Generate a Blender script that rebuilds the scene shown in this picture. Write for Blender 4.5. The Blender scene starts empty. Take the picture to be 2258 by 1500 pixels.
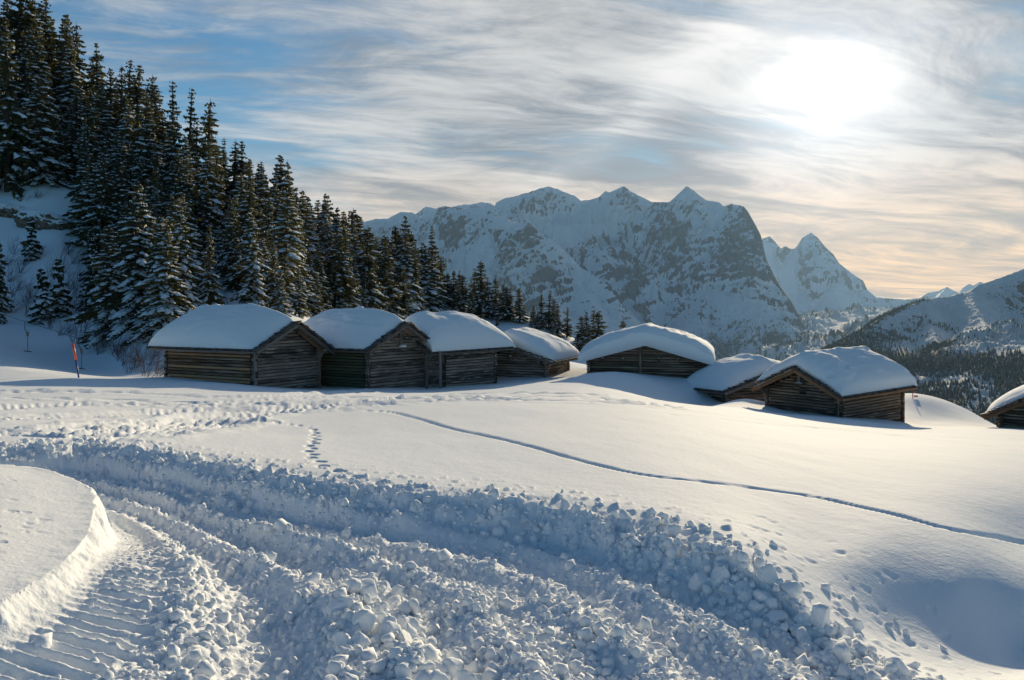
import bpy, math, random
import numpy as np
from mathutils import Vector, Matrix
R = math.radians
F = 1772.0            # focal length in photo pixels (photo is 2258 wide)
CX, HY = 1129.0, 680.0  # principal column, true-horizon row in the photo
scene = bpy.context.scene
col = scene.collection
rnd = random.Random(7)

# ------------------------------------------------------------------ camera, light, sky
cam_d = bpy.data.cameras.new("camera"); cam = bpy.data.objects.new("camera", cam_d); col.objects.link(cam)
cam.location = (0, 0, 0); cam.rotation_euler = (R(90), 0, 0)
cam_d.sensor_width = 36; cam_d.lens = F / 2258 * 36
cam_d.shift_y = -70 / 2258
cam_d.clip_start = 0.1; cam_d.clip_end = 90000
scene.camera = cam
SUN_U, SUN_V = (1815 - CX) / F, (HY - 215) / F
sdir = Vector((SUN_U, 1, SUN_V)).normalized()
SUN_EL = math.asin(sdir.z); SUN_AZ = math.atan2(sdir.x, sdir.y)
sl = bpy.data.lights.new("sun", 'SUN'); sun = bpy.data.objects.new("sun", sl); col.objects.link(sun)
sl.energy = 4.8; sl.angle = R(0.8); sl.color = (1.0, 0.82, 0.55)
sun.rotation_euler = sdir.to_track_quat('Z', 'Y').to_euler()
scene.view_settings.view_transform = 'Standard'; scene.view_settings.look = 'None'
scene.view_settings.exposure = 0.42; scene.view_settings.gamma = 1.0
scene.view_settings.use_curve_mapping = False
scene.render.engine = 'CYCLES'
cy = scene.cycles
cy.use_denoising = True
cy.max_bounces = 6; cy.diffuse_bounces = 3; cy.volume_bounces = 1; cy.transmission_bounces = 2; cy.transparent_max_bounces = 4
cy.caustics_reflective = False; cy.caustics_refractive = False

class NT:
    """tiny node helper"""
    def __init__(s, nt): s.nt = nt; s.n = nt.nodes; s.l = nt.links
    def put(s, sock, v):
        if isinstance(v, bpy.types.NodeSocket): s.l.new(v, sock)
        elif v is not None: sock.default_value = v
    def math(s, op, a, b=None, c=None, clamp=False):
        n = s.n.new('ShaderNodeMath'); n.operation = op; n.use_clamp = clamp
        s.put(n.inputs[0], a); s.put(n.inputs[1], b)
        if c is not None: s.put(n.inputs[2], c)
        return n.outputs[0]
    def vmath(s, op, a, b=None):
        n = s.n.new('ShaderNodeVectorMath'); n.operation = op
        s.put(n.inputs[0], a); s.put(n.inputs[1], b)
        return n.outputs['Value'] if op in ('DOT_PRODUCT', 'LENGTH') else n.outputs[0]
    def comb(s, x, y, z):
        n = s.n.new('ShaderNodeCombineXYZ')
        for i, v in enumerate((x, y, z)): s.put(n.inputs[i], v)
        return n.outputs[0]
    def sep(s, v):
        n = s.n.new('ShaderNodeSeparateXYZ'); s.put(n.inputs[0], v); return n.outputs
    def noise(s, vec, scale, detail=4, rough=0.5, dist=0.0, lac=2.0):
        n = s.n.new('ShaderNodeTexNoise'); s.put(n.inputs['Vector'], vec)
        n.inputs['Scale'].default_value = scale; n.inputs['Detail'].default_value = detail
        n.inputs['Roughness'].default_value = rough; n.inputs['Distortion'].default_value = dist
        n.inputs['Lacunarity'].default_value = lac
        return n.outputs['Fac']
    def mixc(s, f, a, b, blend='MIX'):
        n = s.n.new('ShaderNodeMix'); n.data_type = 'RGBA'; n.blend_type = blend
        s.put(n.inputs[0], f)
        for sock, v in ((n.inputs[6], a), (n.inputs[7], b)):
            s.put(sock, (tuple(v) + (1,)) if isinstance(v, (tuple, list)) and len(v) == 3 else v)
        return n.outputs[2]
    def rng(s, v, a, b, c=0.0, d=1.0, smooth=True):
        n = s.n.new('ShaderNodeMapRange'); n.interpolation_type = 'SMOOTHSTEP' if smooth else 'LINEAR'
        s.put(n.inputs[0], v)
        for i, q in enumerate((a, b, c, d)): n.inputs[1 + i].default_value = q
        return n.outputs[0]
    def attr(s, name):
        n = s.n.new('ShaderNodeAttribute'); n.attribute_name = name; return n.outputs['Fac']

w = bpy.data.worlds.new("World"); scene.world = w; w.use_nodes = True
N = NT(w.node_tree); w.node_tree.nodes.clear()
tc = w.node_tree.nodes.new('ShaderNodeTexCoord'); DIR = tc.outputs['Generated']
sk = w.node_tree.nodes.new('ShaderNodeTexSky'); sk.sky_type = 'NISHITA'; sk.sun_disc = False
sk.sun_elevation = SUN_EL; sk.sun_rotation = SUN_AZ; sk.altitude = 1700; sk.air_density = 1.3; sk.dust_density = 0.6; sk.ozone_density = 2.0
X_, Y_, Z_ = N.sep(DIR)
zc = N.math('ADD', N.math('MAXIMUM', Z_, 0.0), 0.13)
px_, py_ = N.math('DIVIDE', X_, zc), N.math('DIVIDE', Y_, zc)
# high cloud sheet: drawn on a plane overhead, streaks running along one wind direction
a_ = R(14)
wx = N.math('ADD', N.math('MULTIPLY', px_, math.cos(a_)), N.math('MULTIPLY', py_, math.sin(a_)))
wy = N.math('SUBTRACT', N.math('MULTIPLY', py_, math.cos(a_)), N.math('MULTIPLY', px_, math.sin(a_)))
warp = N.math('MULTIPLY', N.math('SUBTRACT', N.noise(N.comb(wx, wy, 3.1), 0.7, 3, 0.5), 0.5), 1.6)
P1 = N.comb(N.math('MULTIPLY', wx, 0.55), N.math('ADD', N.math('MULTIPLY', wy, 1.15), warp), 0.0)
P2 = N.comb(N.math('MULTIPLY', wx, 0.85), N.math('ADD', N.math('MULTIPLY', wy, 2.7), warp), 5.0)
n_big = N.noise(P1, 0.95, 5, 0.55, 0.3)
n_str = N.noise(P2, 1.5, 9, 0.62, 0.4)
cosS = N.vmath('DOT_PRODUCT', DIR, tuple(sdir))
ang = N.math('MULTIPLY', N.math('ARCCOSINE', N.math('MINIMUM', cosS, 0.99999)), 180 / math.pi)
near_sun = N.rng(ang, 44, 17, 0, 1)
cov = N.math('ADD', N.math('ADD', N.math('MULTIPLY', n_big, 0.9), N.math('MULTIPLY', n_str, 0.75)), N.math('MULTIPLY', near_sun, 0.34))
low = N.math('SUBTRACT', N.math('MULTIPLY', N.rng(Z_, 0.22, 0.06, 0, 0.32), N.rng(ang, 100, 50, .2, 1)), N.rng(ang, 26, 90, 0, .27))
cov = N.math('MULTIPLY', N.rng(N.math('ADD', cov, low), 0.72, 1.16, 0, 1), N.rng(Z_, .40, .80, 1.0, .25))
wisp = N.rng(N.noise(N.comb(N.math('MULTIPLY', wx, 1.3), N.math('ADD', N.math('MULTIPLY', wy, 4.5), N.math('MULTIPLY', warp, 1.5)), 9.0), 1.9, 10, 0.68, 0.7), .40, .68, .04, .62)
wisp = N.math('MULTIPLY', wisp, N.rng(ang, 42, 75, 1, .12))
cov = N.math('ADD', cov, N.math('MULTIPLY', wisp, N.math('SUBTRACT', 1.0, cov)))
blue = N.vmath('MULTIPLY', sk.outputs[0], (0.024, 0.052, 0.069))
shade = N.rng(N.math('ADD', N.math('MULTIPLY', n_str, 0.55), N.math('MULTIPLY', N.noise(P1, 2.2, 9, 0.68, 0.8), 0.45)), 0.38, 0.62, 0, 1)
grey_w = N.mixc(shade, (0.165, 0.18, 0.21), (0.51, 0.50, 0.49))
cream = N.mixc(shade, (0.40, 0.285, 0.20), (0.98, 0.60, 0.29))
lowf = N.math('MULTIPLY', N.rng(Z_, 0.21, 0.03, 0, 1), N.rng(ang, 50, 22, 0.12, 1))
cl = N.mixc(lowf, grey_w, cream)
base = N.mixc(cov, blue, cl)
g1 = N.math('EXPONENT', N.math('MULTIPLY', N.math('POWER', N.math('DIVIDE', ang, 5.2), 2.0), -1.0))
g2 = N.math('EXPONENT', N.math('DIVIDE', ang, -7.5))
glow = N.mixc(1.0, N.vmath('MULTIPLY', N.comb(g1, g1, g1), (0.37, 0.36, 0.345)), N.vmath('MULTIPLY', N.comb(g2, g2, g2), (0.25, 0.24, 0.235)), 'ADD')
# one long diagonal trail of thin cloud
def skyp(px, py): u, v = (px - CX) / F, (HY - py) / F; l = math.sqrt(u * u + v * v + 1); z = v / l + .13; return u / l / z, 1 / l / z
(ax_, ay_), (bx_, by_) = skyp(1190, 400), skyp(1640, 60); Ll = math.hypot(bx_ - ax_, by_ - ay_); tx_, ty_ = (bx_ - ax_) / Ll, (by_ - ay_) / Ll
across = N.math('ADD', N.math('MULTIPLY', N.math('SUBTRACT', px_, ax_), -ty_), N.math('MULTIPLY', N.math('SUBTRACT', py_, ay_), tx_))
along = N.math('ADD', N.math('MULTIPLY', N.math('SUBTRACT', px_, ax_), tx_), N.math('MULTIPLY', N.math('SUBTRACT', py_, ay_), ty_))
trail = N.math('EXPONENT', N.math('MULTIPLY', N.math('POWER', N.math('DIVIDE', N.math('ADD', across, N.math('MULTIPLY', N.math('SUBTRACT', n_str, .5), .25)), .13), 2.0), -1.0))
trail = N.math('MULTIPLY', trail, N.math('MULTIPLY', N.rng(along, -.5, .4, 0, 1), N.rng(n_str, .35, .65, .15, .55)))
base = N.mixc(trail, base, (.80, .77, .74))
fin = N.mixc(1.0, base, glow, 'ADD')
bg = w.node_tree.nodes.new('ShaderNodeBackground'); N.l.new(fin, bg.inputs[0]); bg.inputs[1].default_value = 1.0
wo = w.node_tree.nodes.new('ShaderNodeOutputWorld'); N.l.new(bg.outputs[0], wo.inputs[0])

# ------------------------------------------------------------------ helpers
def tag(o, label=None, cat=None, group=None, kind=None):
    if label: o['label'] = label
    if cat: o['category'] = cat
    if group: o['group'] = group
    if kind: o['kind'] = kind
    return o
def empty(name, loc, rz=0.0):
    o = bpy.data.objects.new(name, None); col.objects.link(o); o.location = loc; o.rotation_euler = (0, 0, rz)
    o.empty_display_size = 0.2
    return o
def mesh_data(name, verts, faces, mats, smooth=False, mat_idx=None):
    verts = np.asarray(verts, dtype=np.float32); faces = np.asarray(faces, dtype=np.int32)
    me = bpy.data.meshes.new(name)
    k = faces.shape[1]; nf = len(faces)
    me.vertices.add(len(verts)); me.vertices.foreach_set('co', verts.ravel())
    me.loops.add(nf * k); me.loops.foreach_set('vertex_index', faces.ravel())
    me.polygons.add(nf); me.polygons.foreach_set('loop_start', np.arange(0, nf * k, k, dtype=np.int32))
    try: me.polygons.foreach_set('loop_total', np.full(nf, k, dtype=np.int32))
    except Exception: pass
    if smooth: me.polygons.foreach_set('use_smooth', np.ones(nf, dtype=bool))
    for m in (mats if isinstance(mats, (list, tuple)) else [mats]): me.materials.append(m)
    if mat_idx is not None: me.polygons.foreach_set('material_index', np.asarray(mat_idx, dtype=np.int32))
    me.update(calc_edges=True)
    return me
def link(name, me, parent=None, mw=None):
    o = bpy.data.objects.new(name, me); col.objects.link(o)
    if parent is not None: o.parent = parent
    if mw is not None: o.matrix_local = mw
    return o
def tris_from_lists(V, Fc):
    """faces of mixed size -> triangles"""
    T = []
    for f in Fc:
        for i in range(1, len(f) - 1): T.append((f[0], f[i], f[i + 1]))
    return V, T
def hash2(ix, iy, seed):
    h = (ix.astype(np.int64) * 374761393 + iy.astype(np.int64) * 668265263 + seed * 1274126177) & 0x7fffffff
    h = ((h ^ (h >> 13)) * 1274126177) & 0x7fffffff
    h = (h ^ (h >> 16))
    return (h & 0xffffff) / float(0x1000000)
def perlin(x, y, seed=0):
    x0 = np.floor(x); y0 = np.floor(y); fx = x - x0; fy = y - y0
    ux = fx * fx * fx * (fx * (fx * 6 - 15) + 10); uy = fy * fy * fy * (fy * (fy * 6 - 15) + 10)
    def g(dx, dy):
        a = hash2(x0 + dx, y0 + dy, seed) * 2 * np.pi
        return np.cos(a) * (fx - dx) + np.sin(a) * (fy - dy)
    a = g(0, 0) * (1 - ux) + g(1, 0) * ux; b = g(0, 1) * (1 - ux) + g(1, 1) * ux
    return (a * (1 - uy) + b * uy) * 1.5
def fbm(x, y, seed=0, octv=4, gain=0.5, ridged=False):
    s = np.zeros_like(x, dtype=np.float64); a = 1.0; t = 0
    for i in range(octv):
        n = perlin(x, y, seed + i * 17)
        if ridged: n = 1 - 2 * np.abs(n)
        s += a * n; t += a; a *= gain; x = x * 2.03 + 11.3; y = y * 2.03 - 7.7
    return s / t
def sstep(x, a, b):
    t = np.clip((x - a) / (b - a), 0, 1); return t * t * (3 - 2 * t)
def seg_dist(X, Y, pts):
    """distance to a polyline, arclength there, signed side (>0 = left of travel)"""
    best = np.full(X.shape, 1e18); arc = np.zeros(X.shape); side = np.zeros(X.shape); s0 = 0.0
    for (ax, ay), (bx, by) in zip(pts[:-1], pts[1:]):
        dx, dy = bx - ax, by - ay; L2 = dx * dx + dy * dy + 1e-12; L = math.sqrt(L2)
        t = np.clip(((X - ax) * dx + (Y - ay) * dy) / L2, 0, 1)
        d2 = (X - ax - t * dx) ** 2 + (Y - ay - t * dy) ** 2
        m = d2 < best
        best = np.where(m, d2, best); arc = np.where(m, s0 + t * L, arc)
        side = np.where(m, dx * (Y - ay) - dy * (X - ax), side); s0 += L
    return np.sqrt(best), arc, side
def smooth_line(pts, n=4):
    """Catmull-Rom densify"""
    P = [np.array(p, float) for p in pts]; P = [2 * P[0] - P[1]] + P + [2 * P[-1] - P[-2]]; out = []
    for i in range(1, len(P) - 2):
        for k in range(n):
            t = k / n
            out.append(0.5 * ((2 * P[i]) + (P[i + 1] - P[i - 1]) * t + (2 * P[i - 1] - 5 * P[i] + 4 * P[i + 1] - P[i + 2]) * t * t + (3 * P[i] - P[i - 1] - 3 * P[i + 1] + P[i + 2]) * t ** 3))
    out.append(P[-2]); return [tuple(p) for p in out]

# ------------------------------------------------------------------ materials
def new_mat(name):
    m = bpy.data.materials.new(name); m.use_nodes = True; m.node_tree.nodes.clear(); n = NT(m.node_tree)
    out = n.n.new('ShaderNodeOutputMaterial'); b = n.n.new('ShaderNodeBsdfPrincipled'); n.l.new(b.outputs[0], out.inputs[0])
    return m, n, b, out
def geo_pos(n): return n.n.new('ShaderNodeNewGeometry').outputs['Position']
def bump(n, b, h, strength, dist):
    bn = n.n.new('ShaderNodeBump'); n.l.new(h, bn.inputs['Height']); bn.inputs['Strength'].default_value = strength
    bn.inputs['Distance'].default_value = dist; n.l.new(bn.outputs[0], b.inputs['Normal'])
def snow_mat(name, fine=60, bstr=0.35, bdist=0.006, col_=(0.85, 0.88, 0.90), coarse=None):
    m, n, b, o = new_mat(name); p = geo_pos(n)
    b.inputs['Base Color'].default_value = col_ + (1,)
    b.inputs['Roughness'].default_value = 0.8; b.inputs['Specular IOR Level'].default_value = 0.04
    h = n.noise(p, fine, 3, 0.6)
    if coarse: h = n.math('ADD', h, n.math('MULTIPLY', n.noise(p, coarse[0], 4, 0.6), coarse[1]))
    bump(n, b, h, bstr, bdist)
    return m
M_field = snow_mat('snow_field', 26, 0.5, 0.012, coarse=(5, 2.0))
M_road = snow_mat('snow_road', 42, 0.6, 0.012, coarse=(14, 1.6))
M_cap = snow_mat('snow_cap', 9, 0.3, 0.01, coarse=(1.8, 2.5))
M_tsnow = snow_mat('branch_snow', 14, 0.2, 0.02)
M_chunk = snow_mat('snow_chunk', 34, 0.6, 0.01, coarse=(10, 1.5))

def needle_mat(name, c1, c2):
    m, n, b, o = new_mat(name)
    oi = n.n.new('ShaderNodeObjectInfo')
    f = n.noise(geo_pos(n), 0.9, 3, 0.6)
    f = n.rng(n.math('ADD', f, n.math('MULTIPLY', n.math('SUBTRACT', oi.outputs['Random'], 0.5), 0.25)), 0.36, 0.66)
    c = n.mixc(f, c1, c2)
    n.l.new(c, b.inputs['Base Color']); b.inputs['Roughness'].default_value = 0.6
    tr = n.n.new('ShaderNodeBsdfTranslucent'); n.l.new(n.mixc(0.5, c, (0.13, 0.13, 0.03)), tr.inputs[0])
    mx = n.n.new('ShaderNodeMixShader'); mx.inputs[0].default_value = 0.35
    n.l.new(b.outputs[0], mx.inputs[1]); n.l.new(tr.outputs[0], mx.inputs[2]); n.l.new(mx.outputs[0], o.inputs[0])
    return m
M_needle = needle_mat('spruce_needles', (0.034, 0.048, 0.024), (0.165, 0.145, 0.050))
def plain_mat(name, c, rough=0.7, nz=None, c2=None):
    m, n, b, o = new_mat(name); b.inputs['Roughness'].default_value = rough
    if c2 is None: b.inputs['Base Color'].default_value = tuple(c) + (1,)
    else:
        f = n.noise(geo_pos(n), nz, 4, 0.65); n.l.new(n.mixc(n.rng(f, 0.35, 0.65), c, c2), b.inputs['Base Color'])
        bump(n, b, f, 0.5, 0.03)
    return m
M_bark = plain_mat('spruce_bark', (0.05, 0.035, 0.025), 0.9, 6, (0.10, 0.075, 0.055))
M_twig = plain_mat('bare_twigs', (0.07, 0.04, 0.035), 0.9)
M_rock, n, b, o = new_mat('rock'); ge = n.n.new('ShaderNodeNewGeometry'); b.inputs['Roughness'].default_value = .9
_f = n.noise(ge.outputs['Position'], 1.6, 6, .7); _s = n.rng(n.math('ADD', n.sep(ge.outputs['Normal'])[2], n.math('MULTIPLY', n.math('SUBTRACT', n.noise(ge.outputs['Position'], 2.3, 4, .6), .5), 1.5)), .35, .55)
n.l.new(n.mixc(_s, n.mixc(n.rng(_f, .35, .65), (0.07, 0.05, 0.038), (0.24, 0.17, 0.12)), (.84, .86, .88)), b.inputs['Base Color']); bump(n, b, _f, .8, .12)

def wood_mat(name, ca, cb, cc):
    m, n, b, o = new_mat(name)
    tcn = n.n.new('ShaderNodeTexCoord'); oi = n.n.new('ShaderNodeObjectInfo')
    gx, gy, gz = n.sep(tcn.outputs['Generated'])
    off = n.math('MULTIPLY', oi.outputs['Random'], 37.0)
    v = n.comb(n.math('ADD', n.math('MULTIPLY', gx, 5.0), off), n.math('MULTIPLY', gy, 3.0), n.math('ADD', n.math('MULTIPLY', gz, 7.0), off))
    st = n.noise(v, 1.6, 8, 0.7, 0.6)
    pt = n.noise(n.comb(n.math('ADD', n.math('MULTIPLY', gx, 3.0), off), gy, n.math('ADD', gz, off)), 1.3, 3, 0.6)
    c = n.mixc(n.rng(n.math('ADD', st, n.math('MULTIPLY', n.math('SUBTRACT', oi.outputs['Random'], 0.5), 0.34)), 0.36, 0.64), ca, cb)
    c = n.mixc(n.rng(pt, 0.48, 0.66), c, cc)
    n.l.new(c, b.inputs['Base Color']); b.inputs['Roughness'].default_value = 0.85
    bump(n, b, st, 0.9, 0.03)
    return m
W_grey = wood_mat('weathered_wood', (0.06, 0.047, 0.038), (0.29, 0.23, 0.18), (0.42, 0.36, 0.30))
W_warm = wood_mat('sunburnt_wood', (0.10, 0.05, 0.025), (0.62, 0.33, 0.14), (0.34, 0.26, 0.19))
W_green = wood_mat('mossy_wood', (0.025, 0.035, 0.018), (0.12, 0.13, 0.07), (0.08, 0.10, 0.05))
W_dark = wood_mat('dark_wood', (0.05, 0.036, 0.026), (0.25, 0.17, 0.11), (0.34, 0.26, 0.19))
W_orange = wood_mat('orange_lit_brown_wood', (0.10, 0.055, 0.028), (0.34, 0.18, 0.085), (0.22, 0.13, 0.08))  # brown wood; the orange light on the rafter ends is put into its colour
W_board = wood_mat('grey_board', (0.10, 0.085, 0.075), (0.23, 0.20, 0.185), (0.17, 0.145, 0.13))
M_gap_shade = plain_mat('log_gap_shade', (.012, .010, .008), .95)  # near-black colour standing in for shade in the log joints
W_shing = wood_mat('shingle_wood', (0.03, 0.024, 0.02), (0.14, 0.115, 0.095), (0.20, 0.175, 0.15))
def box_vf(x0, x1, y0, y1, z0, z1):
    V = [(x, y, z) for z in (z0, z1) for y in (y0, y1) for x in (x0, x1)]
    return V, [(0, 2, 3, 1), (4, 5, 7, 6), (0, 1, 5, 4), (2, 6, 7, 3), (0, 4, 6, 2), (1, 3, 7, 5)]
#@@TERRAIN
# ------------------------------------------------------------------ near terrain
# control points of the undisturbed snow surface: (photo column, photo row, distance) or ('z', column, distance, z)
CP = []
def cp(px, py, D): CP.append(((px - CX) / F, D, -(py - HY) / F))
def cz(px, D, z): CP.append(((px - CX) / F, D, z / D))
def g0(px, py):
    u = (px - CX) / F; return 1.65 / ((py - HY) / F - .055 - .04 * u)
for px, py in ((-200, 1000), (0, 985), (200, 975), (400, 1000), (640, 1045), (900, 1075), (1130, 1095), (1300, 1120), (1500, 1165), (1640, 1205)): cp(px, py, g0(px, py))
for px in (-400, 0, 500, 1100, 1700):
    for D in (2.0, 4.5): cz(px, D, -1.65 - .055 * D - .04 * (px - CX) / F * D)
for D in (7.0, 9.0): 
    for px in (0, 500, 900): cz(px, D, -1.65 - .055 * D - .04 * (px - CX) / F * D)
for a in ((1640, 1150, 8.6), (1900, 1245, 8.1), (1960, 1385, 7.2), (2110, 1400, 7.42), (2110, 1298, 8.05), (2258, 1330, 8.1), (2258, 1425, 7.65), (2258, 1500, 6.4), (2000, 1500, 5.2), (2450, 1400, 7.7),
          (1750, 1290, 6.9), (1800, 1190, 8.8),
          (1130, 1000, 13.2), (1130, 930, 20), (1130, 897, 26), (1130, 880, 33), (1130, 868, 40), (1050, 860, 52),
          (975, 857, 57), (1083, 851, 61), (810, 858, 53.5), (700, 857, 54), (935, 859, 57), (560, 852, 50), (370, 834, 54), (450, 843, 51), (280, 836, 52),
          (1204, 834, 63), (1085, 838, 64), (1200, 846, 54), (1250, 840, 60), (1300, 829, 57), (1420, 833, 59.5), (1540, 840, 59.5), (1400, 868, 48), (1500, 905, 30), (1450, 882, 42),
          (1602, 893, 55), (1543, 896, 56), (1640, 889, 50), (1700, 908, 47), (1850, 922, 44.6), (1985, 929, 48.5), (2065, 955, 36), (2258, 962, 34), (2205, 944, 45), (2300, 950, 46),
          (1990, 882, 62), (2060, 885, 63), (2130, 905, 62), (2195, 940, 58), (2050, 925, 52), (1700, 915, 38), (1850, 945, 32),
          (1850, 1000, 17.5), (1850, 965, 25), (1500, 965, 17), (1500, 930, 22.5), (1500, 1050, 11.3), (1850, 1090, 11.5), (2258, 1010, 19), (2258, 1110, 12), (2258, 1200, 10.2),
          (700, 960, 17), (400, 930, 20), (700, 900, 28), (700, 872, 40), (400, 872, 36), (200, 900, 24), (0, 900, 22.5), (0, 872, 31), (0, 842, 43), (200, 842, 44), (200, 870, 33), (-200, 850, 40),
          (0, 814, 58), (150, 824, 60), (300, 832, 60), (0, 762, 79), (0, 712, 93), (150, 750, 88), (250, 778, 80), (330, 802, 72), (60, 650, 102), (0, 560, 113), (80, 470, 124), (0, 420, 130), (200, 695, 98),
          (300, 700, 84), (400, 655, 98), (450, 600, 112), (520, 660, 98), (560, 640, 104), (650, 690, 115), (750, 690, 130), (130, 560, 113), (200, 560, 117), (300, 560, 116),
          (0, 300, 142), (0, 200, 172), (200, 285, 168), (330, 365, 152), (450, 430, 143), (560, 500, 150), (650, 555, 178), (770, 606, 220), (900, 640, 238), (1000, 668, 220), (1080, 685, 190), (1160, 703, 172), (1240, 737, 170), (1300, 765, 168),
          (900, 690, 160), (1000, 738, 165), (1000, 760, 105), (1150, 782, 105), (1240, 796, 100), (1160, 790, 148), (1240, 803, 148), (1300, 814, 148), (1080, 778, 152), (800, 760, 80), (600, 780, 75), (1150, 790, 84)):
    cp(*a)
for a in ((1400, 85, -8), (1420, 110, -13), (1550, 85, -15), (1560, 120, -30), (1720, 80, -18), (1900, 80, -17), (2100, 85, -19), (2258, 80, -18), (2400, 75, -15), (1700, 66, -9.5), (1850, 66, -9.5), (2258, 62, -10),
          (1400, 210, -34), (1400, 320, -75), (1700, 200, -70), (2258, 200, -80), (1150, 330, -55), (1150, 230, -18), (1300, 220, -26), (900, 330, -12), (650, 330, 12), (400, 260, 46), (400, 330, 52), (0, 240, 66), (-300, 240, 80), (-300, 120, 22), (-300, 60, -4), (2600, 120, -40), (2600, 40, -7)):
    cz(*a)
CPa = np.array(CP)
def warpc(u, D): return np.clip(u, -1.0, 1.0) * 2.2, np.log(np.maximum(D, 1.2))
cu, cd = warpc(CPa[:, 0], CPa[:, 1])
def tk(r2): return 0.5 * r2 * np.log(r2 + 1e-12)
n_ = len(CPa); A_ = np.zeros((n_ + 3, n_ + 3))
A_[:n_, :n_] = tk((cu[:, None] - cu[None]) ** 2 + (cd[:, None] - cd[None]) ** 2) + np.eye(n_) * 2e-4
A_[:n_, n_] = 1; A_[:n_, n_ + 1] = cu; A_[:n_, n_ + 2] = cd; A_[n_:, :n_] = A_[:n_, n_:].T
sol = np.linalg.solve(A_, np.concatenate([CPa[:, 2], np.zeros(3)]))
def G(X, Y):
    X = np.atleast_1d(np.asarray(X, float)); Y = np.atleast_1d(np.asarray(Y, float)); sh = X.shape
    X = X.ravel(); Y = Y.ravel(); out = np.empty(X.shape)
    for i in range(0, len(X), 60000):
        x = X[i:i + 60000]; y = np.maximum(Y[i:i + 60000], 1.2); a, b = warpc(x / y, y)
        r2 = (a[:, None] - cu[None]) ** 2 + (b[:, None] - cd[None]) ** 2
        out[i:i + 60000] = (tk(r2) @ sol[:n_] + sol[n_] + sol[n_ + 1] * a + sol[n_ + 2] * b) * y
    return out.reshape(sh)
def gz(x, y): return float(G([x], [y])[0])
_Dm = np.concatenate([np.linspace(2.5, 30, 500), np.linspace(30.2, 345, 1300)])
def on_ground(px, py, dmin=0.0):
    u = (px - CX) / F; v = -(py - HY) / F
    D = _Dm[_Dm >= dmin]; q = G(u * D, D) / D - v
    i = np.argmax(q >= 0)
    if q[i] < 0: i = int(np.argmax(q))
    if i > 0 and q[i] >= 0 and q[i - 1] < 0: D_ = D[i - 1] + (D[i] - D[i - 1]) * (-q[i - 1]) / (q[i] - q[i - 1])
    else: D_ = D[i]
    return (u * D_, D_)
def gline(pts, n=4): return smooth_line([on_ground(*p) for p in pts], n)

crest = gline([(-250, 1000), (-100, 990), (0, 985), (200, 975), (400, 1002), (640, 1045), (900, 1078), (1130, 1098), (1300, 1124), (1500, 1170), (1620, 1215)], 3)
# the road floor in world coordinates continues the same curve to the lower right
fx = lambda px, py, h: (lambda u, v: (u * h / v, h / v))((px - CX) / F, (py - HY) / F)
crest = crest + smooth_line([fx(1700, 1250, 2.12), fx(1850, 1330, 2.17), fx(2000, 1410, 2.2), fx(2130, 1490, 2.2), fx(2300, 1600, 2.2), fx(2500, 1900, 2.2)], 3)
foot_i = smooth_line([fx(-330, 1068, 2.15), fx(-100, 1060, 2.15), fx(60, 1063, 2.15), fx(150, 1083, 2.12), fx(200, 1118, 2.1), fx(207, 1150, 2.05), fx(195, 1210, 2.0), fx(150, 1265, 1.95), fx(80, 1315, 1.9), fx(-20, 1365, 1.85), fx(-250, 1460, 1.8), fx(-600, 1700, 1.7)], 3)
def in_poly(X, Y, P):
    c = np.zeros(X.shape, bool)
    for (ax, ay), (bx, by) in zip(P, P[1:] + P[:1]):
        if ay == by: continue
        m = ((ay > Y) != (by > Y)) & (X < (bx - ax) * (Y - ay) / (by - ay) + ax); c ^= m
    return c
road_poly = crest + [(6, 0.5), (-6, 0.5)] + foot_i[::-1]
def lumps(X, Y, s, seed, dens=0.8, sq=1.0):
    """clods: rounded stones of snow scattered at cell size s"""
    cx = np.floor(X / s); cyy = np.floor(Y / s); out = np.zeros(X.shape)
    for dx in (-1, 0, 1):
        for dy in (-1, 0, 1):
            ix = cx + dx; iy = cyy + dy
            a = hash2(ix, iy, seed); b = hash2(ix, iy, seed + 1); c = hash2(ix, iy, seed + 2); e = hash2(ix, iy, seed + 3)
            ox = X - (ix + .1 + .8 * a) * s; oy = Y - (iy + .1 + .8 * b) * s
            th = e * 6.283; ct, st = np.cos(th), np.sin(th)
            qx = ox * ct + oy * st; qy = (-ox * st + oy * ct) * (1 + .6 * c)
            r = s * (.28 + .5 * c * c)
            d = np.maximum(np.abs(qx) * .98 + .08 * qy, np.abs(.45 * qx + .86 * qy) * (1 + .3 * a)); d = np.maximum(d, (.62 * qx - .75 * qy) * (1 + .4 * b)) / r
            h = np.power(np.clip(1 - d ** 2.2, 0, 1), .55) * r * (.6 + .55 * b) * sq
            h = h * (1 + .55 * (qx / r) * (c - .2))
            out = np.maximum(out, np.where(e * .999 < dens, h, 0))
    return out
windrow = gline([(60, 1075), (260, 1105), (480, 1140), (600, 1175), (720, 1225), (800, 1290)], 3)
windrow = smooth_line([fx(-50, 1062, 2.7), fx(170, 1090, 2.65), fx(480, 1140, 2.5), fx(620, 1190, 2.4), (-1.5, 7.35), (-1.12, 6.2), (-.78, 5.3), (-.45, 4.3), (-.2, 3.2), (0, 2)], 3)
windrow2 = smooth_line([fx(700, 1180, 2.6), fx(1050, 1290, 2.4), fx(1230, 1400, 2.25), fx(1330, 1520, 2.15), fx(1480, 1800, 2.1)], 3)
tread = smooth_line([fx(280, 1130, 2.4), fx(300, 1230, 2.3), fx(290, 1330, 2.2), fx(220, 1440, 2.2), fx(50, 1600, 2.2), fx(-200, 1900, 2.2)], 3)
tread2 = smooth_line([fx(520, 1170, 2.4), fx(660, 1260, 2.3), fx(700, 1380, 2.25), fx(700, 1520, 2.2), fx(650, 1900, 2.2)], 3)
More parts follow.
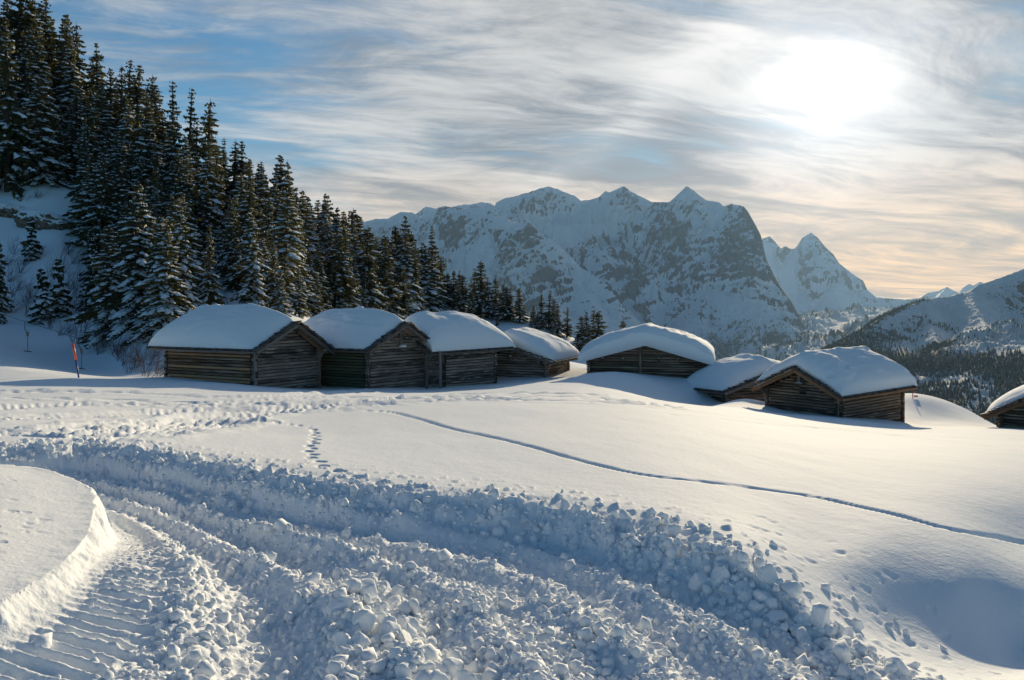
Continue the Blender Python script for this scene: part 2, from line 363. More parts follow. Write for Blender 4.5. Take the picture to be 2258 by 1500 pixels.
ski = [gline([(700, 905), (830, 907), (900, 917), (1000, 945), (1130, 975), (1300, 1020), (1450, 1050), (1620, 1068), (1800, 1095), (1950, 1128), (2100, 1168), (2258, 1196), (2400, 1225)], 4)]
thin = [gline([(1480, 915), (1700, 935), (1900, 950), (2100, 975), (2258, 1000)], 4), gline([(1000, 700), (1060, 703)], 2)]
prints = gline([(560, 925), (620, 935), (680, 942), (695, 965), (683, 992), (700, 1018), (745, 1040), (790, 1050), (840, 1064), (900, 1074)], 5)
tracks = [gline(l, 4) for l in ([(-50, 880), (200, 882), (450, 890), (600, 883), (800, 876), (1100, 877), (1300, 879), (1470, 897)],
          [(-50, 903), (200, 893), (420, 897), (600, 893), (800, 884), (1000, 872), (1300, 872)],
          [(-50, 925), (200, 917), (420, 908), (600, 903), (760, 890), (950, 880), (1180, 884), (1400, 893)],
          [(-50, 955), (160, 952), (400, 938), (500, 920), (620, 908), (800, 895), (1000, 884)],
          [(-50, 865), (250, 866), (500, 876), (640, 872), (850, 862)],
          [(20, 962), (150, 962), (330, 943), (480, 930)])]
DRIFTS = [(1310, 56.5, .15, 3.0), (1390, 57, .25, 2.5), (1625, 51.5, .22, 2.0), (1100, 58, .25, 2.0), (2010, 60, .5, 3.5), (480, 47, .15, 3)]
def ground_z(X, Y, detail=True):
    """snow surface with road, banks, tracks; returns z and road mask"""
    z = G(X, Y)
    near = Y < 40
    road = in_poly(X, Y, road_poly) & (Y < 20)
    # slow undulation, wind relief
    z = z + 0.05 * fbm(X * .16, Y * .11, 5, 3) * sstep(Y, 6, 16) * (1 - .0 * Y) + .012 * fbm(X * .9 + Y * .2, Y * .5, 9, 3) * sstep(Y, 3, 9)
    z = z + 0.22 * fbm(X * .09, Y * .08, 15, 4) * sstep(Y, 28, 60) + 1.3 * fbm(X * .06, Y * .05, 25, 5) * sstep(Y, 95, 125) * sstep(-X, -8, 10)
    for bpx, bD, bh_, br in DRIFTS:
        bx_ = (bpx - CX) / F * bD; z = z + bh_ * np.exp(-(((X - bx_) / br) ** 2 + ((Y - bD) / (br * 1.3)) ** 2) ** .8)
    m = near
    x = X[m]; y = Y[m]; zz = z[m].copy(); rd = road[m]
    dc, ac, _ = seg_dist(x, y, crest); di, ai, _ = seg_dist(x, y, foot_i)
    nz = fbm(x * 1.1, y * 1.1, 31, 3)
    right = sstep(x / np.maximum(y, .5), .18, .34)       # the berm stands free towards the lower right
    dcn = dc + nz * .10
    depth = .46
    ins = np.where(rd, 1.0, 0.0)
    prof = sstep(dcn, -.05, .75 - .25 * right) * ins                    # outer bank face
    inner = sstep(di + .09 * fbm(x * 1.6, y * 1.6, 36, 2) + .045 * fbm(x * 7, y * 7, 37, 4), -.02, .17) * ins
    floor_z = -2.03 - .055 * y - .04 * x
    far_floor = zz - depth
    fl = far_floor * (1 - .75 * right) + (floor_z) * .75 * right
    fl = fl + .36 * np.exp(-(di / 1.0) ** 2) * sstep(y, 9, 6)
    fl = fl + .05 * fbm(x * .5, y * .5, 77, 3)
    zz = np.where(rd, zz * (1 - np.minimum(prof, inner)) + fl * np.minimum(prof, inner), zz)
    # berm thrown up along the crest
    bh = (-.05 - .07 * sstep(x / np.maximum(y, .5), .0, .2) + .06 * right) * (1 + .5 * nz); bw = .30 + .10 * right
    zz = zz + bh * np.exp(-(dc / bw) ** 2) * sstep(y, 0, 2)
    # inner bank: crisp cut edge, top of the mound swells a little
    mound = (~rd) & (di < 6) & (x < 0) & (dc > .8) & in_poly(x, y, foot_i + [(-30, 0.0), (-30, 14.0)])
    zz = np.where(mound, zz + .05 * sstep(di, 0, .8) + .10 * sstep(di, .0, 2.5), zz)
    hang = np.exp(-(di / .18) ** 2)
    zz = np.where(mound, zz + .008 * hang * fbm(x * 6, y * 6, 41, 2), zz)
    # inside the road: windrows, clods, tread marks
    w1, a1, s1 = seg_dist(x, y, windrow); w2, a2, s2 = seg_dist(x, y, windrow2)
    grow = sstep(y, 9.5, 5.5)
    win = sstep(di, .05, .5) * ins
    zz = zz + win * (.03 + .13 * grow) * np.exp(-((w1 + .05 * nz) / (.16 + .16 * grow)) ** 2) * (1 + .4 * nz)
    zz = zz + win * (.01 + .05 * grow) * np.exp(-((w2 + .05 * nz) / .26) ** 2) * (1 + .6 * nz)
    tt = di / (di + dc + 1e-6) + .018 * nz; wid = np.clip((di + dc) / 3.0, .35, 1.3)
    rdg = np.zeros(x.shape)
    for c_, a_r in ((.20, .6), (.36, .9), (.55, 1.0), (.70, .75), (.84, .8)): rdg = rdg + a_r * np.exp(-((tt - c_) / .042) ** 2)
    zz = zz + ins * sstep(di, .1, .5) * (.135 * rdg - .045) * wid * (1 + .35 * nz)
    bars = (.5 + .5 * np.sin(ai / .14 * 6.283 + 2.2 * nz + 9 * tt)) ** 1.6 * np.clip(1 - rdg * 1.3, 0, 1)
    zz = zz + ins * sstep(di, .2, .6) * sstep(dc, .5, .9) * bars * .022 * sstep(y, 12, 7)
    rough = ins * sstep(di, .0, .5)
    t1, b1, _ = seg_dist(x, y, tread); t2, b2, _ = seg_dist(x, y, tread2)
    calm = np.maximum(np.exp(-(t1 / .22) ** 4), .45 * np.exp(-(t2 / .24) ** 4)) * (.75 + .4 * nz)
    rough_l = rough * (1 - .80 * calm)
    band = .5 * (1 + np.sin(b1 / .115 * 6.283 + 1.2 * nz)) ** 1.5 * np.exp(-(t1 / .30) ** 4) + .4 * (1 + np.sin(b2 / .12 * 6.283 + 2 * nz)) ** 1.5 * np.exp(-(t2 / .28) ** 4)
    zz = zz + ins * sstep(di, .1, .4) * band * .030 * sstep(y, 14, 8)
    heap = np.maximum(np.exp(-(w1 / .38) ** 2) * grow, np.exp(-(dc / .85) ** 2) * .9)
    heap = np.maximum(heap, .7 * np.exp(-(w2 / .4) ** 2) * grow)
    bank = np.exp(-(dc / .45) ** 2)
    cov = np.maximum(rough_l, bank * sstep(dc, .5, .12) * np.where(rd, 1, .65))
    big = lumps(x, y, .42, 101, .45, .75) * heap
    heap = np.maximum(heap, .45 * np.clip(rdg, 0, 1)); med = lumps(x + .1, y, .20, 111, .7) * (.18 + .75 * heap)
    sml = lumps(x, y + .07, .085, 121, .85) * .8; tin = lumps(x, y, .06, 131, .9)
    pn = .7 + .5 * sstep(fbm(x * 1.3, y * 1.3, 55, 2), -.3, .35)
    zz = zz + cov * pn * (np.maximum(np.maximum(big, med), sml) * .72 + .35 * tin + .012 * fbm(x * 14, y * 14, 63, 2))
    # fallen crumbs outside the berm
    out = (~rd) & (dc < 1.6)
    zz = np.where(out, zz + lumps(x, y, .09, 141, .22) * sstep(dc, 1.6, .3) * .7 , zz)
    pit = lumps(x, y + 9, .11, 161, .16) * sstep(dc, .5, .8) * sstep(dc, 3.0, 1.2) * right
    zz = np.where(~rd, zz - pit * .32, zz)
    pit2 = lumps(x + 2, y + 5, .10, 171, .10) * sstep(di, .2, .5) * mound
    zz = zz - pit2 * .25
    # ski line, faint lines, animal prints
    for L in ski:
        d, a, _ = seg_dist(x, y, L); wdt = .020 + .0021 * y
        zz = zz - .08 * np.exp(-((d + .02 * perlin(x * 3, y * 3, 3)) / wdt) ** 2) 
    d, a, _ = seg_dist(x, y, thin[0]); zz = zz - .05 * np.exp(-(d / (.05 + .005 * y)) ** 2)
    d, a, sd = seg_dist(x, y, prints)
    ph = (a / .52); cell = np.floor(ph); off = np.where(cell % 2 == 0, .035, -.035)
    dd = np.sqrt((d * np.sign(sd) - off) ** 2 + ((ph - cell - .5) * .52) ** 2)
    zz = zz - .12 * np.exp(-(dd / .08) ** 4) * (a > .3)
    z[m] = zz
    # the trampled / driven band in front of the huts
    m = (Y > 13) & (Y < 58) & (X < 22)
    x = X[m]; y = Y[m]; zz = z[m]
    lum = .22 * lumps(x, y, .5, 201, .4) + .35 * lumps(x, y, .28, 205, .5)
    for i, L in enumerate(tracks):
        d, a, sd = seg_dist(x, y, L); wd = .55 + .1 * i
        d = d + .12 * perlin(x * .7, y * .7, 300 + i)
        tf = .35 + .65 * sstep(y, 15, 28); zz = zz + tf * (-.12 * np.exp(-(d / wd) ** 4) + .07 * np.exp(-((d - wd * 1.35) / .22) ** 2) * (1 + .8 * perlin(x, y, 310 + i))) + np.exp(-(d / (wd * 1.6)) ** 4) * lum * .5
        zz = zz + .03 * np.sin(d * 22) * np.exp(-(d / wd) ** 4)
    z[m] = zz
    return z, road
def rows():
    D = [1.2, 1.6, 2.0, 2.4, 2.8, 3.1, 3.4, 3.7]; d = 3.95
    while d < 31: D.append(d); d += min(max(.00062 * d * d, .013), .6)
    return np.array(D), d
Dn, dlast = rows()
un = np.concatenate([np.linspace(-1.8, -.72, 40)[:-1], np.linspace(-.72, .72, 1130), np.linspace(.72, 1.8, 40)[1:]])
def grid_mesh(u, D):
    U, DD = np.meshgrid(u, D); X = U * DD; Y = DD
    nr, nc = U.shape; idx = np.arange(nr * nc).reshape(nr, nc)
    Fq = np.stack([idx[:-1, :-1], idx[:-1, 1:], idx[1:, 1:], idx[1:, :-1]], -1).reshape(-1, 4)
    return X.ravel(), Y.ravel(), Fq
X, Y, Fq = grid_mesh(un, Dn)
Z, road = ground_z(X, Y)
V = np.stack([X, Y, Z], 1)
fr = road[Fq[:, 0]]
def sub_mesh(name, V, Fq, mat):
    used, inv = np.unique(Fq, return_inverse=True)
    return mesh_data(name, V[used], inv.reshape(Fq.shape), mat, smooth=True)
tag(link('snow_road', sub_mesh('snow_road', V, Fq[fr], M_road)), 'churned snow road with tyre treads and clods curving past the smooth mound', kind='structure')
tag(link('snow_field', sub_mesh('snow_field', V, Fq[~fr], M_field)), 'smooth untouched snow field between the ploughed road and the huts', kind='structure')
Df = np.concatenate([[Dn[-1] - 2.0, Dn[-1] - .6, Dn[-1] - .08], np.arange(Dn[-1] + .3, 70, .5), np.arange(70, 150, .8), np.arange(150, 260, 1.8), np.arange(260, 332, 4)])
uf = np.concatenate([np.linspace(-1.3, -.72, 25)[:-1], np.linspace(-.72, .72, 640), np.linspace(.72, 1.3, 25)[1:]])
X, Y, Fq = grid_mesh(uf, Df); Z, _ = ground_z(X, Y); Z = Z - .03 * (Y < Dn[-1]) - .2 * (Y < Dn[-1] - .3)
_hz = np.array([0]);
tag(link('snow_hillside', mesh_data('snow_hillside', np.stack([X, Y, Z], 1), Fq, M_field, smooth=True)), 'snow ground under the huts and the steep hillside above them', kind='structure')
#@@FAR
# ------------------------------------------------------------------ far mountains
def mount_mat(name, rock, rock2, snow=(0.92, 0.94, 0.96), sc=0.0065):
    m, n, b, o = new_mat(name); p = geo_pos(n)
    x, y, z = n.sep(p)
    q = n.comb(x, y, n.math('MULTIPLY', z, .45))
    n1 = n.noise(q, sc, 8, 0.68, 0.6); n2 = n.noise(q, sc * 6, 5, 0.7)
    lines = n.noise(n.comb(n.math('MULTIPLY', x, .25), n.math('MULTIPLY', y, .25), z), sc * 4.5, 6, .65, .8)
    f = n.math('ADD', n.attr('rock'), n.math('ADD', n.math('MULTIPLY', n.math('SUBTRACT', n1, .5), .45), n.math('ADD', n.math('MULTIPLY', n.math('SUBTRACT', n2, .5), .6), n.math('MULTIPLY', n.math('SUBTRACT', lines, .5), .55))))
    f = n.rng(f, .44, .55)
    rc = n.mixc(n.rng(n2, .35, .65), rock, rock2)
    n.l.new(n.mixc(f, snow, rc), b.inputs['Base Color']); b.inputs['Roughness'].default_value = .85; b.inputs['Specular IOR Level'].default_value = .1
    bump(n, b, n.math('ADD', n1, n.math('MULTIPLY', n2, .35)), .9, 110)
    return m
M_mount = mount_mat('alpine_rock_and_snow', (0.03, 0.037, 0.05), (0.10, 0.105, 0.12))
M_hill = mount_mat('snowy_hill', (0.05, 0.06, 0.055), (0.10, 0.11, 0.10), sc=0.009)
def massif(name, label, ridges, u0, u1, nu, D0, D1, nd, k, seed, wl, mat, floor=None, rock_amt=(.80, .52), amp=1.0, rockfun=None, cap=True):
    u = np.linspace(u0, u1, nu); D = np.linspace(D0, D1, nd)
    X, Y, Fq = grid_mesh(u, D)
    z = np.full(X.shape, -1e9); dn = np.full(X.shape, 1e3); strk = np.zeros(X.shape)
    wx = fbm(X / wl, Y / wl, seed, 4) ; wy = fbm(X / wl + 9, Y / wl - 5, seed + 3, 4)
    for rd in ridges:
        kk = k
        if isinstance(rd[0], (int, float)): kk, rd = rd[0], rd[1:]
        P = [((p[0] - CX) / F * p[2], p[2], (HY - p[1]) / F * p[2]) for p in rd]
        dmin, arc_, sd_ = seg_dist(X, Y, [(a, b) for a, b, c in P])
        zr = np.full(X.shape, -1e9)
        wamp = np.minimum(dmin * .55, wl * .30)
        XX = X + wx * wamp; YY = Y + wy * wamp
        for (ax, ay, az), (bx, by, bz) in zip(P[:-1], P[1:]):
            dx, dy = bx - ax, by - ay; L2 = dx * dx + dy * dy
            t = np.clip(((XX - ax) * dx + (YY - ay) * dy) / L2, 0, 1)
            d = np.sqrt((XX - ax - t * dx) ** 2 + (YY - ay - t * dy) ** 2)
            h = az + t * (bz - az) - (d * k if kk == k else kk * np.minimum(d, wl * .5) + k * np.maximum(d - wl * .5, 0))
            zr = np.maximum(zr, h)
        # gullies run straight down from each ridge
        q = arc_ / wl + np.sign(sd_) * 3.7 + .12 * wx
        flu = fbm(q * 9, dmin / wl * 1.1 + wy * .5, seed + 31, 6, .62, ridged=True)
        zr = zr + (flu - .1) * np.minimum(dmin * .22, wl * .115) * amp
        sk2 = fbm(q * 26, dmin / wl * 2.2 + wy, seed + 51, 4, .6) - .35 * flu
        m_ = zr > z; strk = np.where(m_, sk2, strk); z = np.where(m_, zr, z); dn = np.where(m_, dmin, dn)
    rel = np.minimum(dn * .20, wl * .10) * amp
    z = z + rel * fbm(X / wl * 2.2, Y / wl * 2.2, seed + 7, 6, .58, ridged=True) + np.minimum(dn * .12, wl * .034) * fbm(X / wl * 8, Y / wl * 8, seed + 8, 4, .6, ridged=True)
    sky = wl * .012 * fbm(X / wl * 11, Y / wl * 11, seed + 12, 5, .65)
    z = z + sky
    P0 = [p for p in ridges[0] if not isinstance(p, float)]; us = [(p[0] - CX) / F for p in P0]; vsk = np.interp(X / Y, us, [(HY - p[1]) / F for p in P0]); Dsk = np.interp(X / Y, us, [p[2] for p in P0])
    if cap: z = np.minimum(z, vsk * Y + sky * .7 - .004 * np.abs(Dsk - Y))
    if floor is not None: z = np.maximum(z, floor + 20 * fbm(X / wl, Y / wl, seed + 4, 3))
    me = mesh_data(name, np.stack([X, Y, z], 1), Fq, mat, smooth=True)
    nr = np.empty(len(X) * 3, dtype=np.float32); me.vertices.foreach_get('normal', nr); nzv = np.abs(nr[2::3])
    zg = z.reshape(nd, nu)
    def blur(a, ry, rx):
        for ax, r in ((0, ry), (1, rx)):
            c = np.cumsum(np.pad(a, [(r + 1, r) if i == ax else (0, 0) for i in (0, 1)], mode='edge'), axis=ax)
            n2 = a.shape[ax]; a = (np.take(c, range(2 * r + 1, 2 * r + 1 + n2), axis=ax) - np.take(c, range(0, n2), axis=ax)) / (2 * r + 1)
        return a
    def crest_(ry, rx):
        d = (zg - blur(blur(zg, ry, rx), ry, rx)).ravel(); return np.clip(d / (np.std(d) + 1e-6), -2, 2)
    slope_ = sstep(nzv, rock_amt[0] + .02, rock_amt[1])
    rock = slope_ * .45 + .15 * crest_(1, 2) + .15 * crest_(4, 9) + .22 * fbm(X / wl * 2.5, Y / wl * 2.5, seed + 9, 4) + .22 * strk + .08
    if rockfun is not None: rock = rockfun(X, Y, z, rock)
    at = me.attributes.new('rock', 'FLOAT', 'POINT'); at.data.foreach_set('value', rock.astype(np.float32))
    o = tag(link(name, me), label, kind='structure')
    return o, X, Y, z
def blobs(lst):
    """adds/removes rock around given photo spots, as patches lying on the mountain"""
    def f(X, Y, z, rock):
        px = X / Y * F + CX; py = HY - z / Y * F
        for (cx, cy_, rx, ry, a) in lst:
            rock = rock + (a if a > 0 else 2.2 * a) * np.exp(-(((px - cx) / rx) ** 2 + ((py - cy_) / ry) ** 2))
        return rock
    return f
def D_lin(pts, Ds):
    xs = [p[0] for p in Ds]; ys = [p[1] for p in Ds]
    return [(p[0], p[1], float(np.interp(p[0], xs, ys))) for p in pts]
sky1 = D_lin([(700, 520), (800, 500), (860, 480), (919, 471), (940, 455), (961, 459), (983, 453), (993, 457), (1025, 450), (1045, 450), (1064, 445), (1082, 448), (1091, 455), (1094, 447), (1110, 438), (1139, 431), (1167, 424), (1190, 415), (1209, 411), (1228, 416), (1247, 424), (1265, 430), (1282, 443), (1301, 440), (1319, 436), (1336, 421), (1345, 424), (1362, 416), (1376, 410), (1392, 422), (1410, 431), (1434, 443), (1448, 446), (1476, 446), (1490, 434), (1514, 410), (1530, 420), (1545, 432), (1556, 441), (1586, 446), (1596, 455), (1612, 449), (1640, 455), (1650, 468), (1657, 481), (1669, 502), (1678, 520), (1685, 553), (1692, 577), (1706, 605), (1718, 628), (1745, 665), (1765, 702), (1783, 757), (1800, 800), (1850, 850)],
             [(700, 13500), (1212, 12800), (1376, 12600), (1514, 12000), (1640, 11400), (1678, 11100), (1765, 10200), (1850, 9000)])
def densM(X, Y, Z):
    px = X / Y * F + CX; py = HY - Z / Y * F; nz = fbm(X / 260, Y / 420, 95, 4)
    d = sstep(py, 690 + 40 * np.clip((1700 - px) / 200, 0, 2), 800) * sstep(nz, -.25, .25)
    return d * (px > 1380) * (px < 1800) * (py < 870) * Y * Y / 1e8 + 1e-9
_o, mx_, my_, mz_ = massif('main_massif', 'high snow and rock mountain range with three pointed peaks in the middle', [sky1,
    [(1376, 410, 12600), (1400, 470, 11900), (1425, 520, 11400), (1440, 560, 11000), (1490, 600, 10400), (1560, 640, 9800), (1620, 655, 9400), (1682, 685, 9000), (1739, 713, 8600), (1781, 757, 8300), (1800, 800, 8000)],
    [(1434, 443, 12300), (1475, 500, 11500), (1505, 555, 11000), (1530, 600, 10500), (1540, 660, 9900)],
    [(1612, 449, 11500), (1600, 520, 11000), (1625, 570, 10600), (1665, 620, 10200), (1700, 680, 9700)],
    [(1514, 410, 12000), (1530, 470, 11500), (1560, 520, 11200)],
    [(1440, 560, 11000), (1400, 620, 10300), (1380, 680, 9700), (1420, 740, 8900), (1460, 800, 8300)],
    [(1560, 640, 9800), (1540, 700, 9100), (1580, 760, 8500), (1640, 800, 8200)],
    [(1682, 685, 9000), (1660, 740, 8500), (1690, 800, 8100)],
    [.30, (1120, 480, 12300), (1250, 500, 12000), (1360, 495, 12100)],
    [.35, (1250, 540, 11500), (1330, 545, 11300)],
    [(1212, 411, 12800), (1200, 455, 12400), (1190, 475, 12200)],
    [(1330, 530, 11500), (1350, 600, 10700), (1340, 660, 9900)]],
    (640 - CX) / F, (1840 - CX) / F, 640, 7900, 13600, 230, .86, 3, 1500, M_mount, rock_amt=(.86, .60),
    rockfun=lambda X, Y, z, rock: rock + .35 * np.minimum(densM(X, Y, z) * 1e8 / (Y * Y), 1) + 0 * blobs([])(X, Y, z, rock) + blobs([(1230, 500, 130, 38, -.30), (1340, 470, 70, 30, -.22), (1212, 430, 50, 12, .30), (1376, 432, 32, 16, .22), (1500, 430, 30, 15, -.25), (1205, 462, 22, 10, .45), (1490, 545, 30, 45, .40), (1625, 560, 40, 70, .30), (1640, 500, 25, 30, .2),
                   (1390, 600, 40, 50, .28), (1530, 660, 50, 35, .25), (1560, 500, 35, 28, -.3), (1630, 665, 50, 25, -.2), (1700, 760, 60, 40, .2), (1450, 650, 30, 40, -.1)])(X, Y, z, rock * 0))
sky2 = D_lin([(500, 560), (620, 530), (740, 507), (804, 489), (827, 483), (855, 482), (883, 467), (908, 468), (930, 480), (955, 486), (962, 470), (968, 459), (985, 456), (1010, 457), (1030, 461), (1045, 452), (1057, 455), (1080, 462), (1103, 478), (1118, 480), (1131, 491), (1150, 488), (1167, 491), (1188, 512), (1205, 520), (1224, 537), (1255, 562), (1280, 590), (1305, 604), (1344, 632), (1380, 682), (1420, 720), (1500, 790)],
             [(500, 10800), (900, 10300), (968, 9900), (1057, 9600), (1131, 9200), (1255, 8700), (1380, 8000), (1500, 7400)])
massif('rock_spur_range', 'nearer rocky mountain crest in front of the glacier basin', [sky2,
    [(968, 459, 9900), (955, 520, 9300), (930, 590, 8700), (900, 680, 8000), (880, 760, 7500)],
    [(1057, 455, 9600), (1075, 520, 9000), (1100, 580, 8500), (1110, 650, 7900), (1130, 730, 7300)],
    [(1131, 491, 9200), (1160, 560, 8700), (1200, 620, 8200), (1230, 690, 7600), (1250, 760, 7100)],
    [(1224, 537, 8850), (1270, 620, 8300), (1320, 690, 7700), (1350, 770, 7100)],
    [(855, 482, 10400), (860, 560, 9600), (830, 640, 8900), (800, 720, 8200)],
    [(1010, 457, 9750), (1020, 540, 9050), (1010, 620, 8300), (1030, 700, 7700)],
    [(740, 507, 10500), (730, 600, 9500), (700, 700, 8500)]],
    (480 - CX) / F, (1520 - CX) / F, 560, 6900, 10900, 180, .84, 23, 1200, M_mount, rock_amt=(.84, .58),
    rockfun=blobs([(990, 500, 26, 38, .42), (1170, 520, 30, 26, .35), (1110, 520, 40, 30, .15), (1040, 590, 60, 25, -.2), (1120, 600, 60, 30, -.15), (860, 520, 50, 40, -.08), (1290, 690, 60, 50, .12), (1220, 590, 30, 30, .2)]))
sky3 = D_lin([(1600, 560), (1683, 525), (1697, 521), (1706, 530), (1722, 548), (1732, 542), (1742, 549), (1753, 548), (1760, 540), (1769, 525), (1788, 513), (1804, 525), (1819, 544), (1837, 560), (1851, 581), (1875, 600), (1903, 619), (1912, 638), (1931, 654), (1959, 657), (1997, 660), (2029, 657), (2048, 645), (2067, 642), (2088, 633), (2101, 640), (2114, 646), (2123, 635), (2137, 625), (2146, 629), (2161, 622), (2190, 630), (2300, 640), (2500, 660)],
             [(1600, 21500), (1788, 20000), (1931, 21500), (2500, 23000)])
massif('distant_pyramid_peak', 'pale far off pyramid shaped mountain with a long shoulder', [sky3,
    [(1788, 513, 20000), (1800, 570, 19000), (1830, 630, 18000), (1850, 670, 17000)],
    [(1769, 525, 20000), (1745, 580, 19000), (1760, 640, 18000), (1750, 690, 17000)],
    [(1697, 521, 20300), (1710, 600, 19000), (1720, 660, 18000)],
    [(1837, 560, 20300), (1870, 620, 19300), (1890, 670, 18000)],
    [(2088, 633, 22000), (2060, 665, 20500)],
    [.25, (1850, 690, 16500), (1950, 676, 17500), (2050, 672, 18000), (2200, 670, 18000)]],
    (1560 - CX) / F, (2500 - CX) / F, 420, 15500, 23500, 150, .80, 43, 2400, M_mount, floor=-400, rock_amt=(.80, .50))
massif('valley_hills', 'low snowy hills on the valley floor below the far peak', [
    [.30, (1700, 790, 8800), (1760, 772, 9000), (1800, 745, 9500), (1850, 716, 10000), (1905, 700, 10800), (1960, 694, 11300), (2030, 690, 12000), (2150, 690, 12500)],
    [.35, (1850, 716, 10000), (1840, 740, 9200), (1860, 775, 8200)],
    [.30, (1780, 790, 7200), (1850, 775, 7400), (1920, 765, 7700), (1990, 740, 8200)]],
    (1640 - CX) / F, (2300 - CX) / F, 240, 6200, 14000, 130, .4, 63, 900, M_hill, floor=-700, cap=False, amp=2.2, rockfun=blobs([(1870, 748, 60, 10, .3), (1850, 765, 40, 7, -.3), (1800, 775, 60, 12, .25)]))
rid4 = D_lin([(1500, 930), (1600, 880), (1700, 826), (1785, 790), (1856, 755), (1893, 736), (1931, 708), (1968, 689), (2006, 673), (2043, 659), (2067, 656), (2090, 654), (2137, 642), (2161, 628), (2189, 619), (2221, 607), (2258, 593), (2330, 565), (2500, 520)],
             [(1500, 2600), (1700, 3300), (1856, 4000), (2043, 4900), (2258, 5200), (2500, 5400)])
def dens4(X, Y, Z):
    px = X / Y * F + CX; py = HY - Z / Y * F
    nz = fbm(X / 300, Y / 300, 91, 4); d = sstep(py, 770, 800) * sstep(nz, -.55, -.1) + .22 * sstep(nz, .0, .3) * sstep(py, 690, 740) * sstep(px, 2130, 2080)
    d += .9 * np.exp(-((px - 1880) / 60) ** 2 - ((py - 790) / 50) ** 2) + .05 * sstep(nz, .2, .4) * (py > 690)
    ridge = np.exp(-((py - np.interp(px, [1700, 1856, 1931, 2006, 2043], [826, 755, 708, 673, 659])) / 5) ** 2) * (px < 2050)
    d += .7 * ridge * (.4 + nz.clip(-.4, 1))
    for cx, cy_, rx, ry in ((2110, 838, 60, 16), (2010, 835, 34, 9), (2170, 870, 40, 40), (2060, 905, 60, 20)): d *= 1 - .85 * np.exp(-((px - cx) / rx) ** 2 - ((py - cy_) / ry) ** 2)
    return np.clip(d, 0, None) * (px > 1650) * (py > 640) * Y * Y / 1e7 + 1e-9
def right_rock(X, Y, z, rock):
    px = X / Y * F + CX; py = HY - z / Y * F
    r = rock + blobs([(1985, 735, 100, 55, .22), (2040, 700, 40, 30, .1), (2150, 710, 60, 30, -.4), (2190, 740, 60, 25, -.3), (2150, 665, 40, 14, .22), (2230, 640, 40, 20, .12), (2110, 650, 40, 8, -.4), (2100, 840, 50, 18, -.35), (2010, 835, 30, 10, -.3)])(X, Y, z, rock * 0)
    return r + .55 * np.minimum(dens4(X, Y, z) * 1e7 / (Y * Y), 1) ** .7
H4, hx, hy, hzz = massif('forest_hill', 'long snowy hill with dark woods rising at the right', [rid4,
    [(2043, 659, 4900), (2050, 710, 4400), (2075, 770, 3800), (2090, 800, 3500)],
    [(1968, 689, 4700), (1985, 740, 4200), (2000, 790, 3600)],
    [(1893, 736, 4200), (1900, 780, 3700)],
    [.22, (1780, 812, 3300), (1900, 800, 3300), (2050, 798, 3250), (2150, 790, 3200), (2258, 765, 3300), (2400, 730, 3400)],
    [.6, (2137, 642, 5000), (2170, 710, 4300), (2190, 770, 3500)],
    [.5, (2150, 800, 3000), (2130, 850, 2600), (2110, 900, 2250), (2100, 950, 2000)],
    [.5, (1960, 800, 3200), (1950, 860, 2600), (1960, 920, 2100)],
    [.5, (2280, 770, 3100), (2300, 850, 2500), (2320, 920, 2100)]],
    (1480 - CX) / F, (2480 - CX) / F, 440, 1500, 5600, 230, .62, 83, 700, M_hill, floor=-950, rock_amt=(.86, .66), rockfun=right_rock)
# valley floor sheet that runs out to the horizon beneath everything
vs = 14900.0
tag(link('valley_floor', mesh_data('valley_floor', [(-vs, 150, -1000), (vs, 150, -1000), (vs, 24400, -1000), (-vs, 24400, -1000)], [(0, 1, 2, 3)], M_field)), 'snow covered valley floor far below', kind='structure')
# far woods: thousands of small conifers joined
M_farwood = plain_mat('far_conifers', (0.020, 0.032, 0.024), 0.9)
def far_wood(name, label, X, Y, Z, prob, n, hgt, seed):
    rg = np.random.default_rng(seed); p = prob / prob.sum(); idx = rg.choice(len(X), n, p=p)
    jx = rg.normal(0, 7, n); jy = rg.normal(0, 7, n)
    x = X[idx] + jx; y = Y[idx] + jy; z = Z[idx] - 2; h = hgt * rg.uniform(.55, 1.2, n); r = h * rg.uniform(.16, .24, n)
    k = 4; V = np.zeros((n, k + 1, 3)); a0 = rg.uniform(0, 6.28, n)
    for i in range(k):
        a = a0 + i * 2 * np.pi / k
        V[:, i] = np.stack([x + r * np.cos(a), y + r * np.sin(a), z + h * .06 * rg.uniform(-1, 1, n)], 1)
    V[:, k] = np.stack([x, y, z + h], 1)
    b = np.arange(n)[:, None] * (k + 1)
    Fc = np.concatenate([np.stack([b[:, 0] + i, b[:, 0] + (i + 1) % k, b[:, 0] + k], 1) for i in range(k)])
    tag(link(name, mesh_data(name, V.reshape(-1, 3), Fc, M_farwood)), label, 'woods', kind='stuff')
far_wood('distant_woods', 'dark conifer woods covering the lower slopes of the right hand hill', hx, hy, hzz, dens4(hx, hy, hzz), 33000, 22, 5)
far_wood('woods_under_the_massif', 'dark scattered conifers on the lowest flank of the main range', mx_, my_, mz_, densM(mx_, my_, mz_), 9000, 26, 6)
